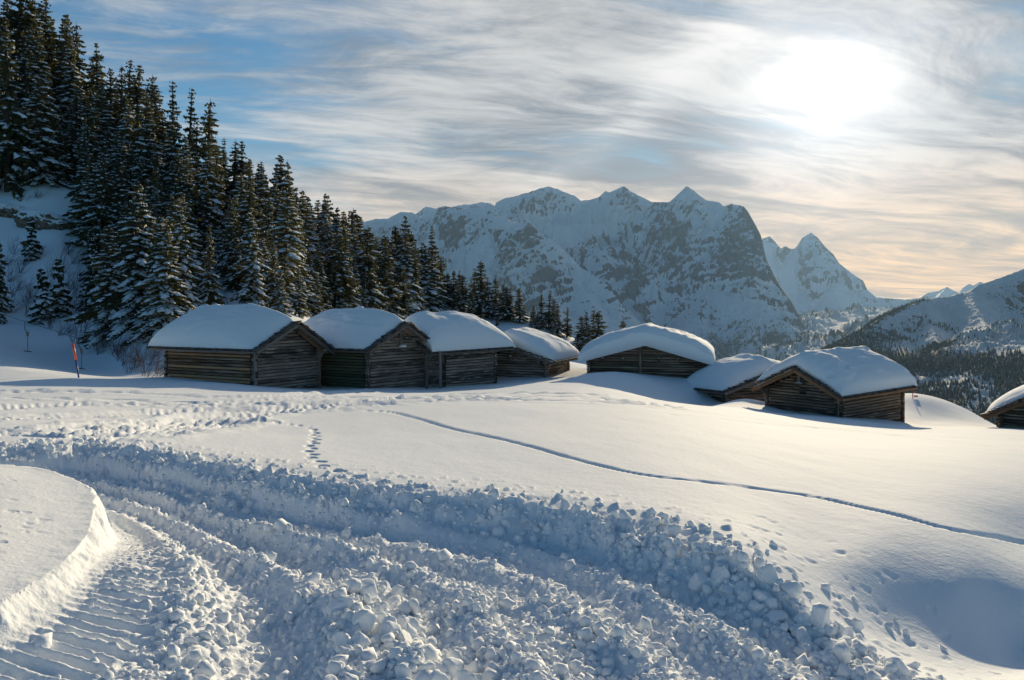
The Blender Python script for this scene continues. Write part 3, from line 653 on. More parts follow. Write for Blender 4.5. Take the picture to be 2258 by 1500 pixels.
#@@OBJECTS
# ------------------------------------------------------------------ huts
def W3(px, py, D): return ((px - CX) / F * D, D, (HY - py) / F * D)
def log_mesh(seed):
    rg = random.Random(seed); V = []; Fc = []; ns = 7
    prof = [(-.5, -.34), (-.36, -.49), (.36, -.49), (.5, -.34), (.5, .34), (.36, .49), (-.36, .49), (-.5, .34)]
    for i in range(ns):
        x = i / (ns - 1); oy = rg.uniform(-.06, .06); oz = rg.uniform(-.035, .035)
        for (y, z) in prof: V.append((x, y + oy + rg.uniform(-.04, .04), z + oz + rg.uniform(-.03, .03)))
    for i in range(ns - 1):
        for j in range(8):
            a = i * 8 + j; b = i * 8 + (j + 1) % 8
            Fc.append((a, b, b + 8, a + 8))
    Fc.append(tuple(range(7, -1, -1))); Fc.append(tuple(range((ns - 1) * 8, ns * 8)))
    V, T = tris_from_lists(V, Fc); return V, T
_LM = {}
def log_me(mat, i):
    k = (mat.name, i)
    if k not in _LM: V, T = log_mesh(i * 13 + 5); _LM[k] = mesh_data('log', V, T, mat)
    return _LM[k]
def box_unit(name, mat, bev=.06):
    """unit box along x with chamfered long edges"""
    b = bev; prof = [(-.5 + b, -.5), (.5 - b, -.5), (.5, -.5 + b), (.5, .5 - b), (.5 - b, .5), (-.5 + b, .5), (-.5, .5 - b), (-.5, -.5 + b)]
    V = [(x, y, z) for x in (0, 1) for (y, z) in prof]
    Fc = [(j, (j + 1) % 8, (j + 1) % 8 + 8, j + 8) for j in range(8)] + [tuple(range(7, -1, -1)), tuple(range(8, 16))]
    V, T = tris_from_lists(V, Fc); return mesh_data(name, V, T, mat)
_BM = {}
def box_me(name, mat):
    k = (name, mat.name)
    if k not in _BM: _BM[k] = box_unit(name, mat)
    return _BM[k]
def beam_mat(a, b, thick, high, up=Vector((0, 0, 1))):
    """matrix placing a unit +x piece from a to b"""
    a = Vector(a); b = Vector(b); x = b - a; L = x.length; x.normalize()
    y = up.cross(x); y.normalize(); z = x.cross(y)
    m = Matrix(((x.x * L, y.x * thick, z.x * high, a.x), (x.y * L, y.y * thick, z.y * high, a.y), (x.z * L, y.z * thick, z.z * high, a.z), (0, 0, 0, 1)))
    return m
_shv = []
def shingle_meshes():
    for s in range(4):
        rg = random.Random(50 + s); j = lambda q: rg.uniform(-q, q)
        V = [(0, -.5, .3 + j(.2)), (0, .5, .3 + j(.2)), (1 + j(.1), -.47, j(.3)), (1 + j(.1), .47, j(.3)), (0, -.5, 1), (0, .5, 1), (1 + j(.1), -.45, 1.4), (1.02 + j(.1), .48, 1.2)]
        V[2] = (V[6][0], V[2][1], -.3); V[3] = (V[7][0], V[3][1], -.3)
        Fc = [(0, 1, 3, 2), (4, 6, 7, 5), (0, 4, 5, 1), (2, 3, 7, 6), (0, 2, 6, 4), (1, 5, 7, 3)]
        Vv, T = tris_from_lists(V, Fc); _shv.append(mesh_data('shingle', Vv, T, W_shing))
shingle_meshes()

class Hut: pass
def make_hut(label, A, D, s, alpha, width=None, length=None, Bpx=None, Cpx=None, eA=None, eB=None, ap=None, eC=None, oe=.6, of=.9, ob=.6,
             side_wood=None, gable_wood=None, snow=dict(), ground=None, logs_h=.205, verge='board', rafters=False, visible_eave=True, shingle_rows=2, post_mat=None, apex_f=.5):
    h = Hut(); al = R(alpha); side_wood = side_wood or W_grey; gable_wood = gable_wood or W_grey; post_mat = post_mat or W_grey
    ax, ay = (A - CX) / F * D, D
    U = Vector((s * math.cos(al), math.sin(al), 0)); Wd = Vector((-s * math.sin(al), math.cos(al), 0))
    if s == -1: Wd = Vector((math.sin(al), math.cos(al), 0))
    if width is None:
        ub = (Bpx - CX) / F; width = (ub * ay - ax) / (U.x - ub * U.y)
    if length is None:
        uc = (Cpx - CX) / F; length = (uc * ay - ax) / (Wd.x - uc * Wd.y)
    W, L = width, length
    base = Vector((ax, ay, 0))
    corners = [base, base + U * W, base + U * W + Wd * L, base + Wd * L]
    gzs = [gz(c.x, c.y) for c in corners]
    z0 = min(gzs[:2] + gzs[3:]) - .35
    root = empty('wooden_hut', (ax, ay, z0)); tag(root, label, 'hut', 'snow capped wooden huts of the hamlet')
    O = Vector((ax, ay, z0))
    def P(u, w, z): return Vector((U.x * u + Wd.x * w, U.y * u + Wd.y * w, z))       # local to root (world axes)
    def depth(u, w): return ay + U.y * u + Wd.y * w
    def zpx(py, u, w): return (HY - py) / F * depth(u, w) - z0
    uR = W * apex_f
    zA = zpx(eA, -oe, -of); zB = zpx(eB, W + oe, -of) if eB else zA; zR = zpx(ap, uR, -of)
    tb = 0.0
    if eC: tb = (zpx(eC, -oe, L + ob) - zA) / (L + of + ob)
    def roofz(u, w):
        a = zA + (zR - zA) * (u + oe) / (uR + oe) if u < uR else zB + (zR - zB) * (W + oe - u) / (W + oe - uR)
        return a + tb * (w + of)
    h.P, h.roofz, h.root, h.W, h.L, h.O, h.tb = P, roofz, root, W, L, O, tb
    # walls of logs
    rg = random.Random(int(A)); th = .17; k = 0
    def put_log(a, b, mat, hh):
        o = link('log', log_me(mat, rg.randrange(5)), root, beam_mat(a, b, th * rg.uniform(.85, 1.3), hh * rg.uniform(.76, .86))); return o
    def wall_rows(side):
        z = 0.0; i = 0
        while True:
            yield i, z; z += logs_h; i += 1
            if z > 6: return
    jut = .20
    for uu, mat in ((0, side_wood), (W, side_wood)):
        top = min(roofz(uu, 0), roofz(uu, 0)) - tb * of - .10
        for i, z in wall_rows(0):
            zc = z + logs_h / 2
            if zc + logs_h / 2 > top + .02: break
            put_log(P(uu, -jut - rg.uniform(0, .05), zc - tb * jut), P(uu, L + jut + rg.uniform(0, .05), zc + tb * L), mat, logs_h)
    for ww in (0, L):
        off = logs_h / 2
        for i, z in wall_rows(1):
            zc = z + off; zt = zc + logs_h / 2 - tb * (ww if ww else 0)
            # extent under the roof line
            lim = lambda u: roofz(u, ww) - .10 - tb * ww
            if zt > lim(uR): break
            a, b = -jut - rg.uniform(0, .05), W + jut + rg.uniform(0, .05)
            if zt > lim(0): a = max(0, -oe + (zt + .10 - zA) / ((zR - zA) / (uR + oe)))
            if zt > lim(W): b = min(W, W + oe - (zt + .10 - zB) / ((zR - zB) / (W + oe - uR)))
            if b - a < .25: break
            put_log(P(a, ww, zc), P(b, ww, zc), gable_wood, logs_h)
    # near-black lining: stops light leaks and paints the shade between the logs
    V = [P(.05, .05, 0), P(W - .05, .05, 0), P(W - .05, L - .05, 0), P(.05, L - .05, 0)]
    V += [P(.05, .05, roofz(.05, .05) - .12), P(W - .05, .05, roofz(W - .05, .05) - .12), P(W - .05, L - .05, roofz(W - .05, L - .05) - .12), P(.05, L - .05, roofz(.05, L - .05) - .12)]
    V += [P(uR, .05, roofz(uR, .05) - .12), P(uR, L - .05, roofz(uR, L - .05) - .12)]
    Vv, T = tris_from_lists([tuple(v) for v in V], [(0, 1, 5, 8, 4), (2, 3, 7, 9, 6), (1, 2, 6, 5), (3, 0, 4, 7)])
    link('gap_shade_lining', mesh_data('gap_shade_lining', Vv, T, M_gap_shade), root)
    # corner posts
    for (u, w_) in ((-.02, -.13), (W + .02, -.13), (-.13, L + .02)):
        zt = roofz(max(0, min(W, u)), max(0, w_)) - .12
        link('corner_post', box_me('corner_post', post_mat), root, beam_mat(P(u, w_, 0), P(u, w_, zt), .20, .18, up=U))
    # roof deck: two slabs
    t = .09; e = [(-oe, -of), (uR, -of), (W + oe, -of)]
    V = []
    for w_ in (-of, L + ob):
        for u in (-oe, uR, W + oe):
            for dz in (0, -t): V.append(tuple(P(u, w_, roofz(u, w_) + dz)))
    q = lambda i, j, k: i * 6 + j * 2 + k
    Fc = []
    for j in (0, 1):
        Fc += [(q(0, j, 0), q(0, j + 1, 0), q(1, j + 1, 0), q(1, j, 0)), (q(0, j, 1), q(1, j, 1), q(1, j + 1, 1), q(0, j + 1, 1)), (q(0, j, 0), q(0, j, 1), q(0, j + 1, 1), q(0, j + 1, 0)), (q(1, j, 0), q(1, j + 1, 0), q(1, j + 1, 1), q(1, j, 1))]
    Fc += [(q(0, 0, 0), q(1, 0, 0), q(1, 0, 1), q(0, 0, 1)), (q(0, 2, 0), q(0, 2, 1), q(1, 2, 1), q(1, 2, 0))]
    Vv, T = tris_from_lists(V, Fc); roof = link('roof', mesh_data('roof', Vv, T, W_dark), root)
    # shingles along the front verge and along the visible eave
    if shingle_rows:
        nrm = Vector((0, 0, 1))
        for sgn, u0_, u1_ in ((1, -oe, uR), (-1, W + oe, uR)):
            n = max(4, int(abs(u1_ - u0_) / .20))
            for i in range(n + 1):
                for r in range(shingle_rows):
                    ua = u0_ + (u1_ - u0_) * (i + .55) / n; ub_ = u0_ + (u1_ - u0_) * (i - .75) / n
                    w_ = -of - .10 + r * .26 + rg.uniform(-.03, .03)
                    if (sgn > 0 and ua > uR + .12) or (sgn < 0 and ua < uR - .12): continue
                    lift = .015 + rg.uniform(0, .07)
                    a = P(ua, w_, roofz(min(max(ua, -oe), W + oe), w_) + lift); b = P(ub_, w_, roofz(ub_, w_) + lift + .045) if True else 0
                    link('shingle', _shv[rg.randrange(4)], roof, beam_mat(a, b, .27, rg.uniform(.06, .12)))
        if visible_eave:
            n = int((L + of + ob) / .27)
            for i in range(n):
                w_ = -of + (i + .5) * .27
                a = P(-oe + .35, w_, roofz(-oe + .35, w_) + .02); b = P(-oe - .10 - rg.uniform(0, .06), w_, roofz(-oe, w_) + .0)
                link('shingle', _shv[rg.randrange(4)], roof, beam_mat(a, b, .26, .055))
    # verge boards, ridge beam and plates
    zz = -.16
    vm = W_orange if verge == 'orange' else W_board
    for u in (-oe - .02, W + oe + .02):
        link('verge_board', box_me('verge_board', vm), root, beam_mat(P(u, -of - .03, roofz(max(-oe, min(W + oe, u)), -of) + zz + .04), P(uR, -of - .03, roofz(uR, -of) + zz + .04), .045, .20))
    for u in (0, uR, W) + ((uR * .5, uR * 1.5) if W > 5 else ()):
        zt = roofz(u, 0) - .20 - tb * of
        link('purlin', box_me('purlin', gable_wood if verge != 'orange' else W_orange), root, beam_mat(P(u, -of + .05, zt - tb * of), P(u, L + ob - .05, zt + tb * (L + ob)), .17, .19))
    # stepped brackets under the purlins at both wall tops
    for u in (0, W):
        for i in range(3):
            zt = roofz(u, 0) - .38 - i * .19 - tb * of
            link('bracket', box_me('bracket', gable_wood), root, beam_mat(P(u, -.62 + i * .17, zt), P(u, .1, zt), .16, .17))
    # eave board under the visible eave and rafters ends
    link('eave_board', box_me('eave_board', vm), root, beam_mat(P(-oe - .03, -of, zA - .09), P(-oe - .03, L + ob, zA + tb * (L + of + ob) - .09), .035, .12))
    if rafters:
        n = int((L + .4) / .62)
        for i in range(n):
            w_ = .1 + i * (L - .2) / (n - 1); sl_ = (zR - zA) / (uR + oe)
            link('rafter', box_me('rafter', W_orange), root, beam_mat(P(-oe + .02, w_, roofz(-oe, w_) - .17), P(.25, w_, roofz(.25, w_) - .17), .10, .13))
    # snow load
    sn = dict(T=1.2, n=2.6, m=.62, qf=.35, qb=.35, t0=.05, fo=-.12, bo=.05, so=.0, ef=.9, eb=.7, hang=0, peak=.5, tilt=0, amp=.03, seed=int(A), soft=.5, a0=.06); sn.update(snow)
    nu_, nw_ = 72, 72; Wt = W + 2 * oe; Lt = L + of + ob
    S = np.linspace(-1, 1, nu_); S = np.sign(S) * (1 - (1 - np.abs(S)) ** 1.6) if False else S
    Q = np.linspace(0, 1, nw_)
    S = np.sin(S * np.pi / 2) * .6 + S * .4; Q = .5 - .5 * np.cos(Q * np.pi); Q = Q
    SS, QQ = np.meshgrid(S, Q)
    u_ = -oe - sn['so'] + (SS + 1) / 2 * (Wt + 2 * sn['so']); w_ = -of - sn['fo'] + QQ * (Lt + sn['fo'] + sn['bo'])
    def rz(u, w):
        a = zA + (zR - zA) * (u + oe) / (uR + oe); b = zB + (zR - zB) * (W + oe - u) / (W + oe - uR)
        kk = sn['soft']; return (a + b) / 2 - np.sqrt(((a - b) / 2) ** 2 + kk * kk * QQ.clip(0, .25) * .8 * (zR - zA) ** 2) + tb * (w + of) if False else np.minimum(a, b) + tb * (w + of)
    def rz_soft(u, w):
        a = zA + (zR - zA) * (u + oe) / (uR + oe); b = zB + (zR - zB) * (W + oe - u) / (W + oe - uR)
        kk = .5 * np.clip(QQ * 3, .03, 1); return (a + b) / 2 - np.sqrt(((a - b) / 2) ** 2 + kk * kk) + kk * .6 + tb * (w + of)
    f = np.power(np.clip(1 - np.abs(SS) ** sn['n'], 0, 1), sn['m'])
    gq = np.ones_like(QQ)
    a = np.clip(1 - QQ / sn['qf'], 0, 1); gq = gq * (sn['t0'] + (1 - sn['t0']) * np.power(np.clip(1 - a ** 2.0, 0, 1), sn['ef']))
    b = np.clip(1 - (1 - QQ) / sn['qb'], 0, 1); gq = gq * np.power(np.clip(1 - b ** 2.4, 0, 1), sn['eb'])
    wn = fbm(u_ * .45 + sn['seed'], w_ * .45, 3, 4); wn2 = fbm(u_ * .9 + sn['seed'], w_ * .35 + 4, 8, 3)
    T_ = sn['T'] * f * gq * (1 + .10 * wn + sn['tilt'] * SS)
    # wind-cut steps that wander over the cap
    lev = (w_ * .10 + u_ * .42 + 1.3 * wn2 + .5 * np.sin(w_ * .8 + sn['seed'])) 
    step_ = lev % 1.0; stepm = sstep(step_, .0, .12) * (1 - sstep(step_, .12, 1.0)) 
    T_ = T_ + 1.3 * sn['amp'] * sstep(wn, -.25, .15) * (stepm - .4) * np.clip(f * gq * 2.2 - .35, 0, 1) * 1.6
    edge = np.clip(f * gq * 6, 0, 1)
    zt = rz(u_, w_) * (1 - edge) + np.maximum(rz_soft(u_, w_), rz(u_, w_)) * edge + np.maximum(T_, 0) + sn['a0']
    if sn['hang']:
        hg = sstep(QQ, .10, 0.0); zt = zt - sn['hang'] * hg * (.6 + .6 * fbm(u_ * .9, u_ * 0 + 1.5, 19, 3)) * f ** .3
    pt = np.stack([U.x * u_ + Wd.x * w_, U.y * u_ + Wd.y * w_, zt], -1)
    bt = np.stack([U.x * u_ + Wd.x * w_, U.y * u_ + Wd.y * w_, rz(u_, w_) + .02 - (0 if not sn['hang'] else sn['hang'] * 1.1 * sstep(QQ, .10, 0) )], -1)
    # the rim is pulled in a little at the bottom
    n0 = nu_ * nw_; idx = np.arange(n0).reshape(nw_, nu_)
    Ft = np.stack([idx[:-1, :-1], idx[:-1, 1:], idx[1:, 1:], idx[1:, :-1]], -1).reshape(-1, 4)
    Fb_ = Ft[:, ::-1] + n0
    ring = np.concatenate([idx[0, :], idx[1:, -1], idx[-1, -2::-1], idx[-2:0:-1, 0]])
    rn = np.roll(ring, -1)
    Fs = np.stack([ring, ring + n0, rn + n0, rn], -1)
    V = np.concatenate([pt.reshape(-1, 3), bt.reshape(-1, 3)])
    link('snow_cap', mesh_data('snow_cap', V, np.concatenate([Ft, Fb_, Fs]), M_cap, smooth=True), root)
    return h
def knob(h, w_or_u, z, on='gable', mat=None, size=.22):
    a = h.P(w_or_u, -.02, z) if on == 'gable' else h.P(-.02, w_or_u, z)
    b = h.P(w_or_u, -.42, z) if on == 'gable' else h.P(-.42, w_or_u, z)
    o = link('beam_end', box_me('beam_end', W_dark), h.root, beam_mat(a, b, size, size))
    V = np.array([(x, y * (1 - .3 * z), z) for z in (0, 1) for y in (-.5, .5) for x in (0, 1)], float)
    me = snowpad; c = link('snow_pad', me, o); c.matrix_parent_inverse = Matrix()
    c.matrix_local = Matrix.Translation((0.15, 0, .5)) @ Matrix.Diagonal((.85, .9, .45, 1))
def pad_mesh():
    V = []; Fc = []
    for k, (r, z) in enumerate(((.5, 0), (.48, .3), (.3, .55))):
        for i in range(8): a = i * math.pi / 4; V.append((.5 + r * math.cos(a), r * math.sin(a), z))
    for k in range(2):
        for i in range(8): Fc.append((k * 8 + i, k * 8 + (i + 1) % 8, k * 8 + 8 + (i + 1) % 8, k * 8 + 8 + i))
    Fc.append(tuple(range(16, 24))); Fc.append(tuple(range(7, -1, -1)))
    V, T = tris_from_lists(V, Fc); return mesh_data('snow_pad', V, T, M_tsnow, smooth=True)
snowpad = pad_mesh()

h1 = make_hut('largest snow capped hut at the forest edge with a warm brown plank side wall', 560, 50, 1, 60, Bpx=700, Cpx=370, eA=775, eB=777, ap=713, eC=767, oe=.62, of=.95, ob=1.2,
              side_wood=W_warm, snow=dict(T=1.22, n=4.0, m=.42, qf=.46, qb=.26, t0=.03, ef=.7, eb=.45, amp=.06, fo=-.42))
h2 = make_hut('hut with a pointed gable and mossy green side wall beside the largest hut', 810, 54, 1, 55, Bpx=935, length=7.5, eA=774, eB=775, ap=714, eC=768, oe=.75, of=.95, ob=.5,
              side_wood=W_green, snow=dict(T=1.12, n=4.0, m=.42, qf=.42, qb=.28, t0=.03, ef=.7, eb=.42, amp=.06, fo=-.38))
h3 = make_hut('third hut in the row whose long snowy eave side faces the field', 977, 58.5, -1, 48, width=5.0, length=4.9, eA=780, eB=780, ap=736, eC=767, oe=.7, of=1.6, ob=1.6,
              snow=dict(T=1.55, n=3.6, m=.42, qf=.22, qb=.60, t0=.5, ef=.5, eb=.62, amp=.03), shingle_rows=1)
h4 = make_hut('low grey hut half hidden behind the row with a short loose board at its eave', 1204, 64, -1, 25, width=6.2, Cpx=1250, eA=799, eB=800, ap=764, eC=788, oe=.95, of=.8, ob=.9,
              snow=dict(T=1.35, n=3.2, m=.45, qf=.22, qb=.4, t0=.5, ef=.5, eb=.5, fo=.12), shingle_rows=1)
h5 = make_hut('wide dark barn with a curled snow lip hanging over its front gable', 1554, 60, -1, 14, Bpx=1300, length=6.2, eA=797, eB=790, ap=752, eC=783, oe=.75, of=.85, ob=.6,
              gable_wood=W_dark, side_wood=W_dark, snow=dict(T=1.15, n=3.4, m=.42, qf=.18, qb=.3, t0=.68, ef=.5, eb=.5, fo=.15, hang=.34, amp=.05), shingle_rows=0, logs_h=.19)
h6 = make_hut('small dark hut peeping out behind the sunlit raftered hut', 1602, 56, 1, 20, width=6.6, length=3.6, eA=866, eB=862, ap=821, eC=855, oe=.8, of=.95, ob=.8,
              gable_wood=W_dark, side_wood=W_dark, snow=dict(T=1.15, n=3.4, m=.42, qf=.38, qb=.4, t0=.10, ef=.6, eb=.45), shingle_rows=1)
h7 = make_hut('hut with orange rafter ends under its eave and a slit opening in the gable', 1850, 45, -1, 55, Bpx=1695, Cpx=1985, eA=879, eB=856, ap=813, eC=853, oe=.62, of=.75, ob=.75,
              gable_wood=W_dark, side_wood=W_dark, verge='orange', rafters=True, snow=dict(T=.92, n=4.5, m=.36, qf=.16, qb=.20, t0=.35, ef=.6, eb=.4, fo=-.06, amp=.045), logs_h=.17, shingle_rows=1, post_mat=W_dark)
h8 = make_hut('hut cut off by the picture edge with an orange verge board', 2207, 46, 1, -38, width=6.5, length=5, eA=918, eB=918, ap=846, oe=.75, of=.6, ob=.5,
              gable_wood=W_dark, side_wood=W_dark, verge='orange', snow=dict(T=.55, n=3.6, m=.42, qf=.35, qb=.4, t0=.5, ef=.7, eb=.6), logs_h=.17, shingle_rows=1)
# small fittings
def at_gable(h, px, py):
    u_ = (px - CX) / F; Ux = h.P(1, 0, 0); t = (u_ * h.O.y - h.O.x) / (Ux.x - u_ * Ux.y); return t, (HY - py) / F * (h.O.y + Ux.y * t) - h.O.z
def at_side(h, px, py):
    u_ = (px - CX) / F; Wx = h.P(0, 1, 0); t = (u_ * h.O.y - h.O.x) / (Wx.x - u_ * Wx.y); return t, (HY - py) / F * (h.O.y + Wx.y * t) - h.O.z
for px in (1330, 1374, 1453, 1496): u_, z_ = at_gable(h5, px, 793); knob(h5, u_, z_, size=.20)
u_, z_ = at_gable(h5, 1412, 840); link('centre_post', box_me('centre_post', W_dark), h5.root, beam_mat(h5.P(u_, -.12, z_ - .8), h5.P(u_, -.12, h5.roofz(u_, 0) - .2), .22, .2, up=h5.P(1, 0, 0)))
u_, z_ = at_gable(h4, 1128, 790); knob(h4, u_, z_, size=.3)
a_, b_ = at_gable(h4, 1195, 782); link('hanging_board', box_me('hanging_board', W_board), h4.root, beam_mat(h4.P(a_, -.75, b_ - .85), h4.P(a_, -.75, b_ + .1), .3, .05, up=h4.P(0, 1, 0)))
u_, z_ = at_gable(h7, 1767, 868); z1 = (HY - 824) / F * 46 - h7.O.z
link('gable_post', box_me('gable_post', W_board), h7.root, beam_mat(h7.P(u_, -.16, z1 - .62), h7.P(u_, -.16, z1 + .25), .16, .15, up=h7.P(1, 0, 0)))
o = link('window_ledge', box_me('window_ledge', W_board), h7.root, beam_mat(h7.P(u_ - .3, -.2, z1 - .66), h7.P(u_ + .3, -.2, z1 - .66), .26, .07))
link('snow_pad', snowpad, o, Matrix.Translation((0, 0, .5)) @ Matrix.Diagonal((1, .9, 1.2, 1)))
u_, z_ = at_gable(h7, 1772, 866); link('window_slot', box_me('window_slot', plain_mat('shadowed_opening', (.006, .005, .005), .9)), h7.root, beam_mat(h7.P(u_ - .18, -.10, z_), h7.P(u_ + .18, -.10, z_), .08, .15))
u_, z_ = at_gable(h2, 880, 755); link('gable_post', box_me('gable_post', W_grey), h2.root, beam_mat(h2.P(u_, -.18, z_ - .25), h2.P(u_, -.18, z_ + 1.0), .2, .16, up=h2.P(1, 0, 0)))
link('snow_pad', snowpad, h2.root, Matrix.Translation(h2.P(u_ - .28, -.22, z_ - .32)) @ Matrix.Diagonal((.56, .45, .3, 1)))
link('brace', box_me('brace', W_orange), h1.root, beam_mat(h1.P(h1.W * .56, -.6, h1.roofz(h1.W * .56, 0) - .30), h1.P(h1.W * .98, -.6, h1.roofz(h1.W * .98, 0) - .34), .12, .22))
# lean-to porch posts and plank door between the second and third hut
for px in (941, 971):
    p = Vector(W3(px, 858, 57.2)); q = Vector(W3(px, 775, 57.2))
    link('porch_post', box_me('porch_post', W_board), h3.root, beam_mat(p - h3.O, q - h3.O, .2, .18, up=Vector((1, 0, 0))))
for i in range(11):
    a = Vector(W3(938, 852 - i * 6.6, 58.6)); b = Vector(W3(975, 852 - i * 6.6, 58.2)); link('log', log_me(W_grey, i % 5), h3.root, beam_mat(a - h3.O, b - h3.O, .15, .205))

# ------------------------------------------------------------------ spruces
class Acc:
    def __init__(s): s.v = []; s.f = []; s.n = 0
    def add(s, V, Fc): s.v.append(V); s.f.append(Fc + s.n); s.n += len(V)
    def mesh(s, name, mat, smooth=False): return mesh_data(name, np.concatenate(s.v), np.concatenate(s.f), mat, smooth)
def spruce(seed, H, Rr, snowy, gap=.0, dens=1.0, droop=.35, bare=.06, olive=False):
    rg = np.random.default_rng(seed); nd = Acc(); sn = Acc(); tk_ = Acc()
    K = 6; lv = 9; V = []
    for i in range(lv):
        t = i / (lv - 1); r = (.018 * H + .04) * (1 - t) ** .8 + .012
        for k in range(K): a = k * 2 * math.pi / K; V.append((r * math.cos(a), r * math.sin(a), H * t * .99))
    Ft = [(i * K + k, i * K + (k + 1) % K, (i + 1) * K + (k + 1) % K, (i + 1) * K + k) for i in range(lv - 1) for k in range(K)]
    tk_.add(np.array(V), np.array(Ft))
    # branches
    hs = []; h = H * bare
    while h < H * .985: hs.append(h); h += (.30 + .22 * (1 - h / H)) / dens * rg.uniform(.35, 1.75)
    B = []
    for h in hs:
        t = h / H; L0 = Rr * (1 - t) ** .92 * min(1, .72 + t * 1.2) * (.85 + .15 * math.sin(h * 2.1 + seed)) + .08
        nb = int(rg.integers(5, 8)) if t < .9 else 5; a0 = rg.uniform(0, 6.28)
        for b in range(nb):
            if rg.random() < gap: continue
            B.append((h + rg.uniform(-.45, .45) * (1 - t * .7), a0 + b * 6.283 / nb + rg.uniform(-.3, .3), L0 * rg.uniform(.42, 1.25), t))
    for (h, az, L, t) in B:
        rise = .35 * sstep(np.array(t), .6, 1.0).item(); dr = droop * (1.25 - t) * rg.uniform(.7, 1.3)
        ca, sa = math.cos(az), math.sin(az)
        step = .17 / dens; ts = np.arange(.12 * L, L, step) / L; ts = np.append(ts, 1.0)
        bx = ts * L; bz = h + L * (rise * ts - dr * ts ** 1.6 + .12 * dr * ts ** 4 * 2)
        # branch wood as needle-covered tapering strip
        n = len(ts); wv = .05 * (1 - ts) + .02
        # side twigs
        sgn = np.where(np.arange(n) % 2 == 0, 1.0, -1.0)
        for rep in (0, 1):
            s = sgn if rep == 0 else -sgn
            l = (.42 * L * (1 - ts) ** .8 * np.clip(ts * 3.2, 0, 1) + .16) * rg.uniform(.7, 1.25, n)
            l = np.minimum(l, 1.1)
            ang = az + s * rg.uniform(.55, 1.0, n)
            tx = bx * ca; ty = bx * sa
            dz = -l * rg.uniform(.15, .55, n) * (.4 + droop)
            ex = tx + np.cos(ang) * l; ey = ty + np.sin(ang) * l; ez = bz + dz
            mx = (tx + ex) / 2; my = (ty + ey) / 2; mz = (bz + ez) / 2 + .06 * l
            wd = np.clip(.20 * l + .06, .06, .20)
            nx = -np.sin(ang) * wd; ny = np.cos(ang) * wd
            # a frond: flat kite plus a hanging kite below
            P0 = np.stack([tx, ty, bz], 1); P1 = np.stack([mx + nx, my + ny, mz - .03], 1); P2 = np.stack([ex, ey, ez], 1); P3 = np.stack([mx - nx, my - ny, mz - .03], 1)
            P4 = np.stack([mx, my, mz - wd * 2.6], 1); P5 = np.stack([mx, my, mz], 1)
            VV = np.stack([P0, P1, P2, P3, P4, P5], 1).reshape(-1, 3)
            b0 = np.arange(n)[:, None] * 6
            FF = np.concatenate([b0 + np.array([[0, 1, 5]]), b0 + np.array([[1, 2, 5]]), b0 + np.array([[2, 3, 5]]), b0 + np.array([[3, 0, 5]]), b0 + np.array([[0, 2, 4]])])
            nd.add(VV, FF)
            # snow lying on the fronds
            if snowy > 0:
                cl = (np.sin(bx * 3 + az * 7 + h * 5) * .5 + rg.uniform(-.5, .5, n))
                ms = (cl > 1 - 2 * snowy * (1.15 - .75 * t)) 
                if ms.any():
                    i_ = np.where(ms)[0]; up = np.array([0, 0, 1.0]); w2 = np.clip(wd[i_] * 1.1, .06, .20)[:, None]
                    q0 = P0[i_] + up * .03; q2 = P0[i_] * .12 + P2[i_] * .88 + up * .03
                    q5 = P5[i_] + up * (.05 + w2 * .55); nrm = np.stack([-np.sin(ang[i_]), np.cos(ang[i_]), 0 * ang[i_]], 1) * w2
                    q1 = P5[i_] + nrm + up * .0; q3 = P5[i_] - nrm + up * .0
                    VV = np.stack([q0, q1, q2, q3, q5], 1).reshape(-1, 3); b0 = np.arange(len(i_))[:, None] * 5
                    FF = np.concatenate([b0 + np.array([[0, 1, 4]]), b0 + np.array([[1, 2, 4]]), b0 + np.array([[2, 3, 4]]), b0 + np.array([[3, 0, 4]])])
                    sn.add(VV, FF)
        if snowy > 0 and rg.random() < snowy * (1.3 - .6 * t) and L > .5:
            # a long pillow along the branch
            k = 6; tt = np.linspace(.25 + .2 * rg.random(), .80 + .15 * rg.random(), k); xx = tt * L; zz = h + L * (rise * tt - dr * tt ** 1.6 + .24 * dr * tt ** 4) + .04
            wv = np.sin(np.linspace(.25, 2.9, k)) * min(.34, .13 * L + .05) * rg.uniform(.7, 1.3, k); tz = wv * .55
            c = np.stack([xx * ca, xx * sa, zz], 1); nn = np.array([-sa, ca, 0])
            Lf = c + nn * wv[:, None] - np.array([0, 0, .05]); Rt = c - nn * wv[:, None] - np.array([0, 0, .05]); Tp = c + np.array([0, 0, 1.0]) * (tz[:, None] + .03)
            VV = np.stack([Lf, Tp, Rt], 1).reshape(-1, 3); FF = []
            for i in range(k - 1):
                a = i * 3
                for j in (0, 1): FF += [(a + j, a + j + 1, a + j + 4), (a + j, a + j + 4, a + j + 3)]
            sn.add(VV, np.array(FF))
    me_n = nd.mesh('crown', M_needle); me_t = tk_.mesh('trunk', M_bark, True); me_s = sn.mesh('branch_snow', M_tsnow) if sn.n else None
    return me_t, me_n, me_s
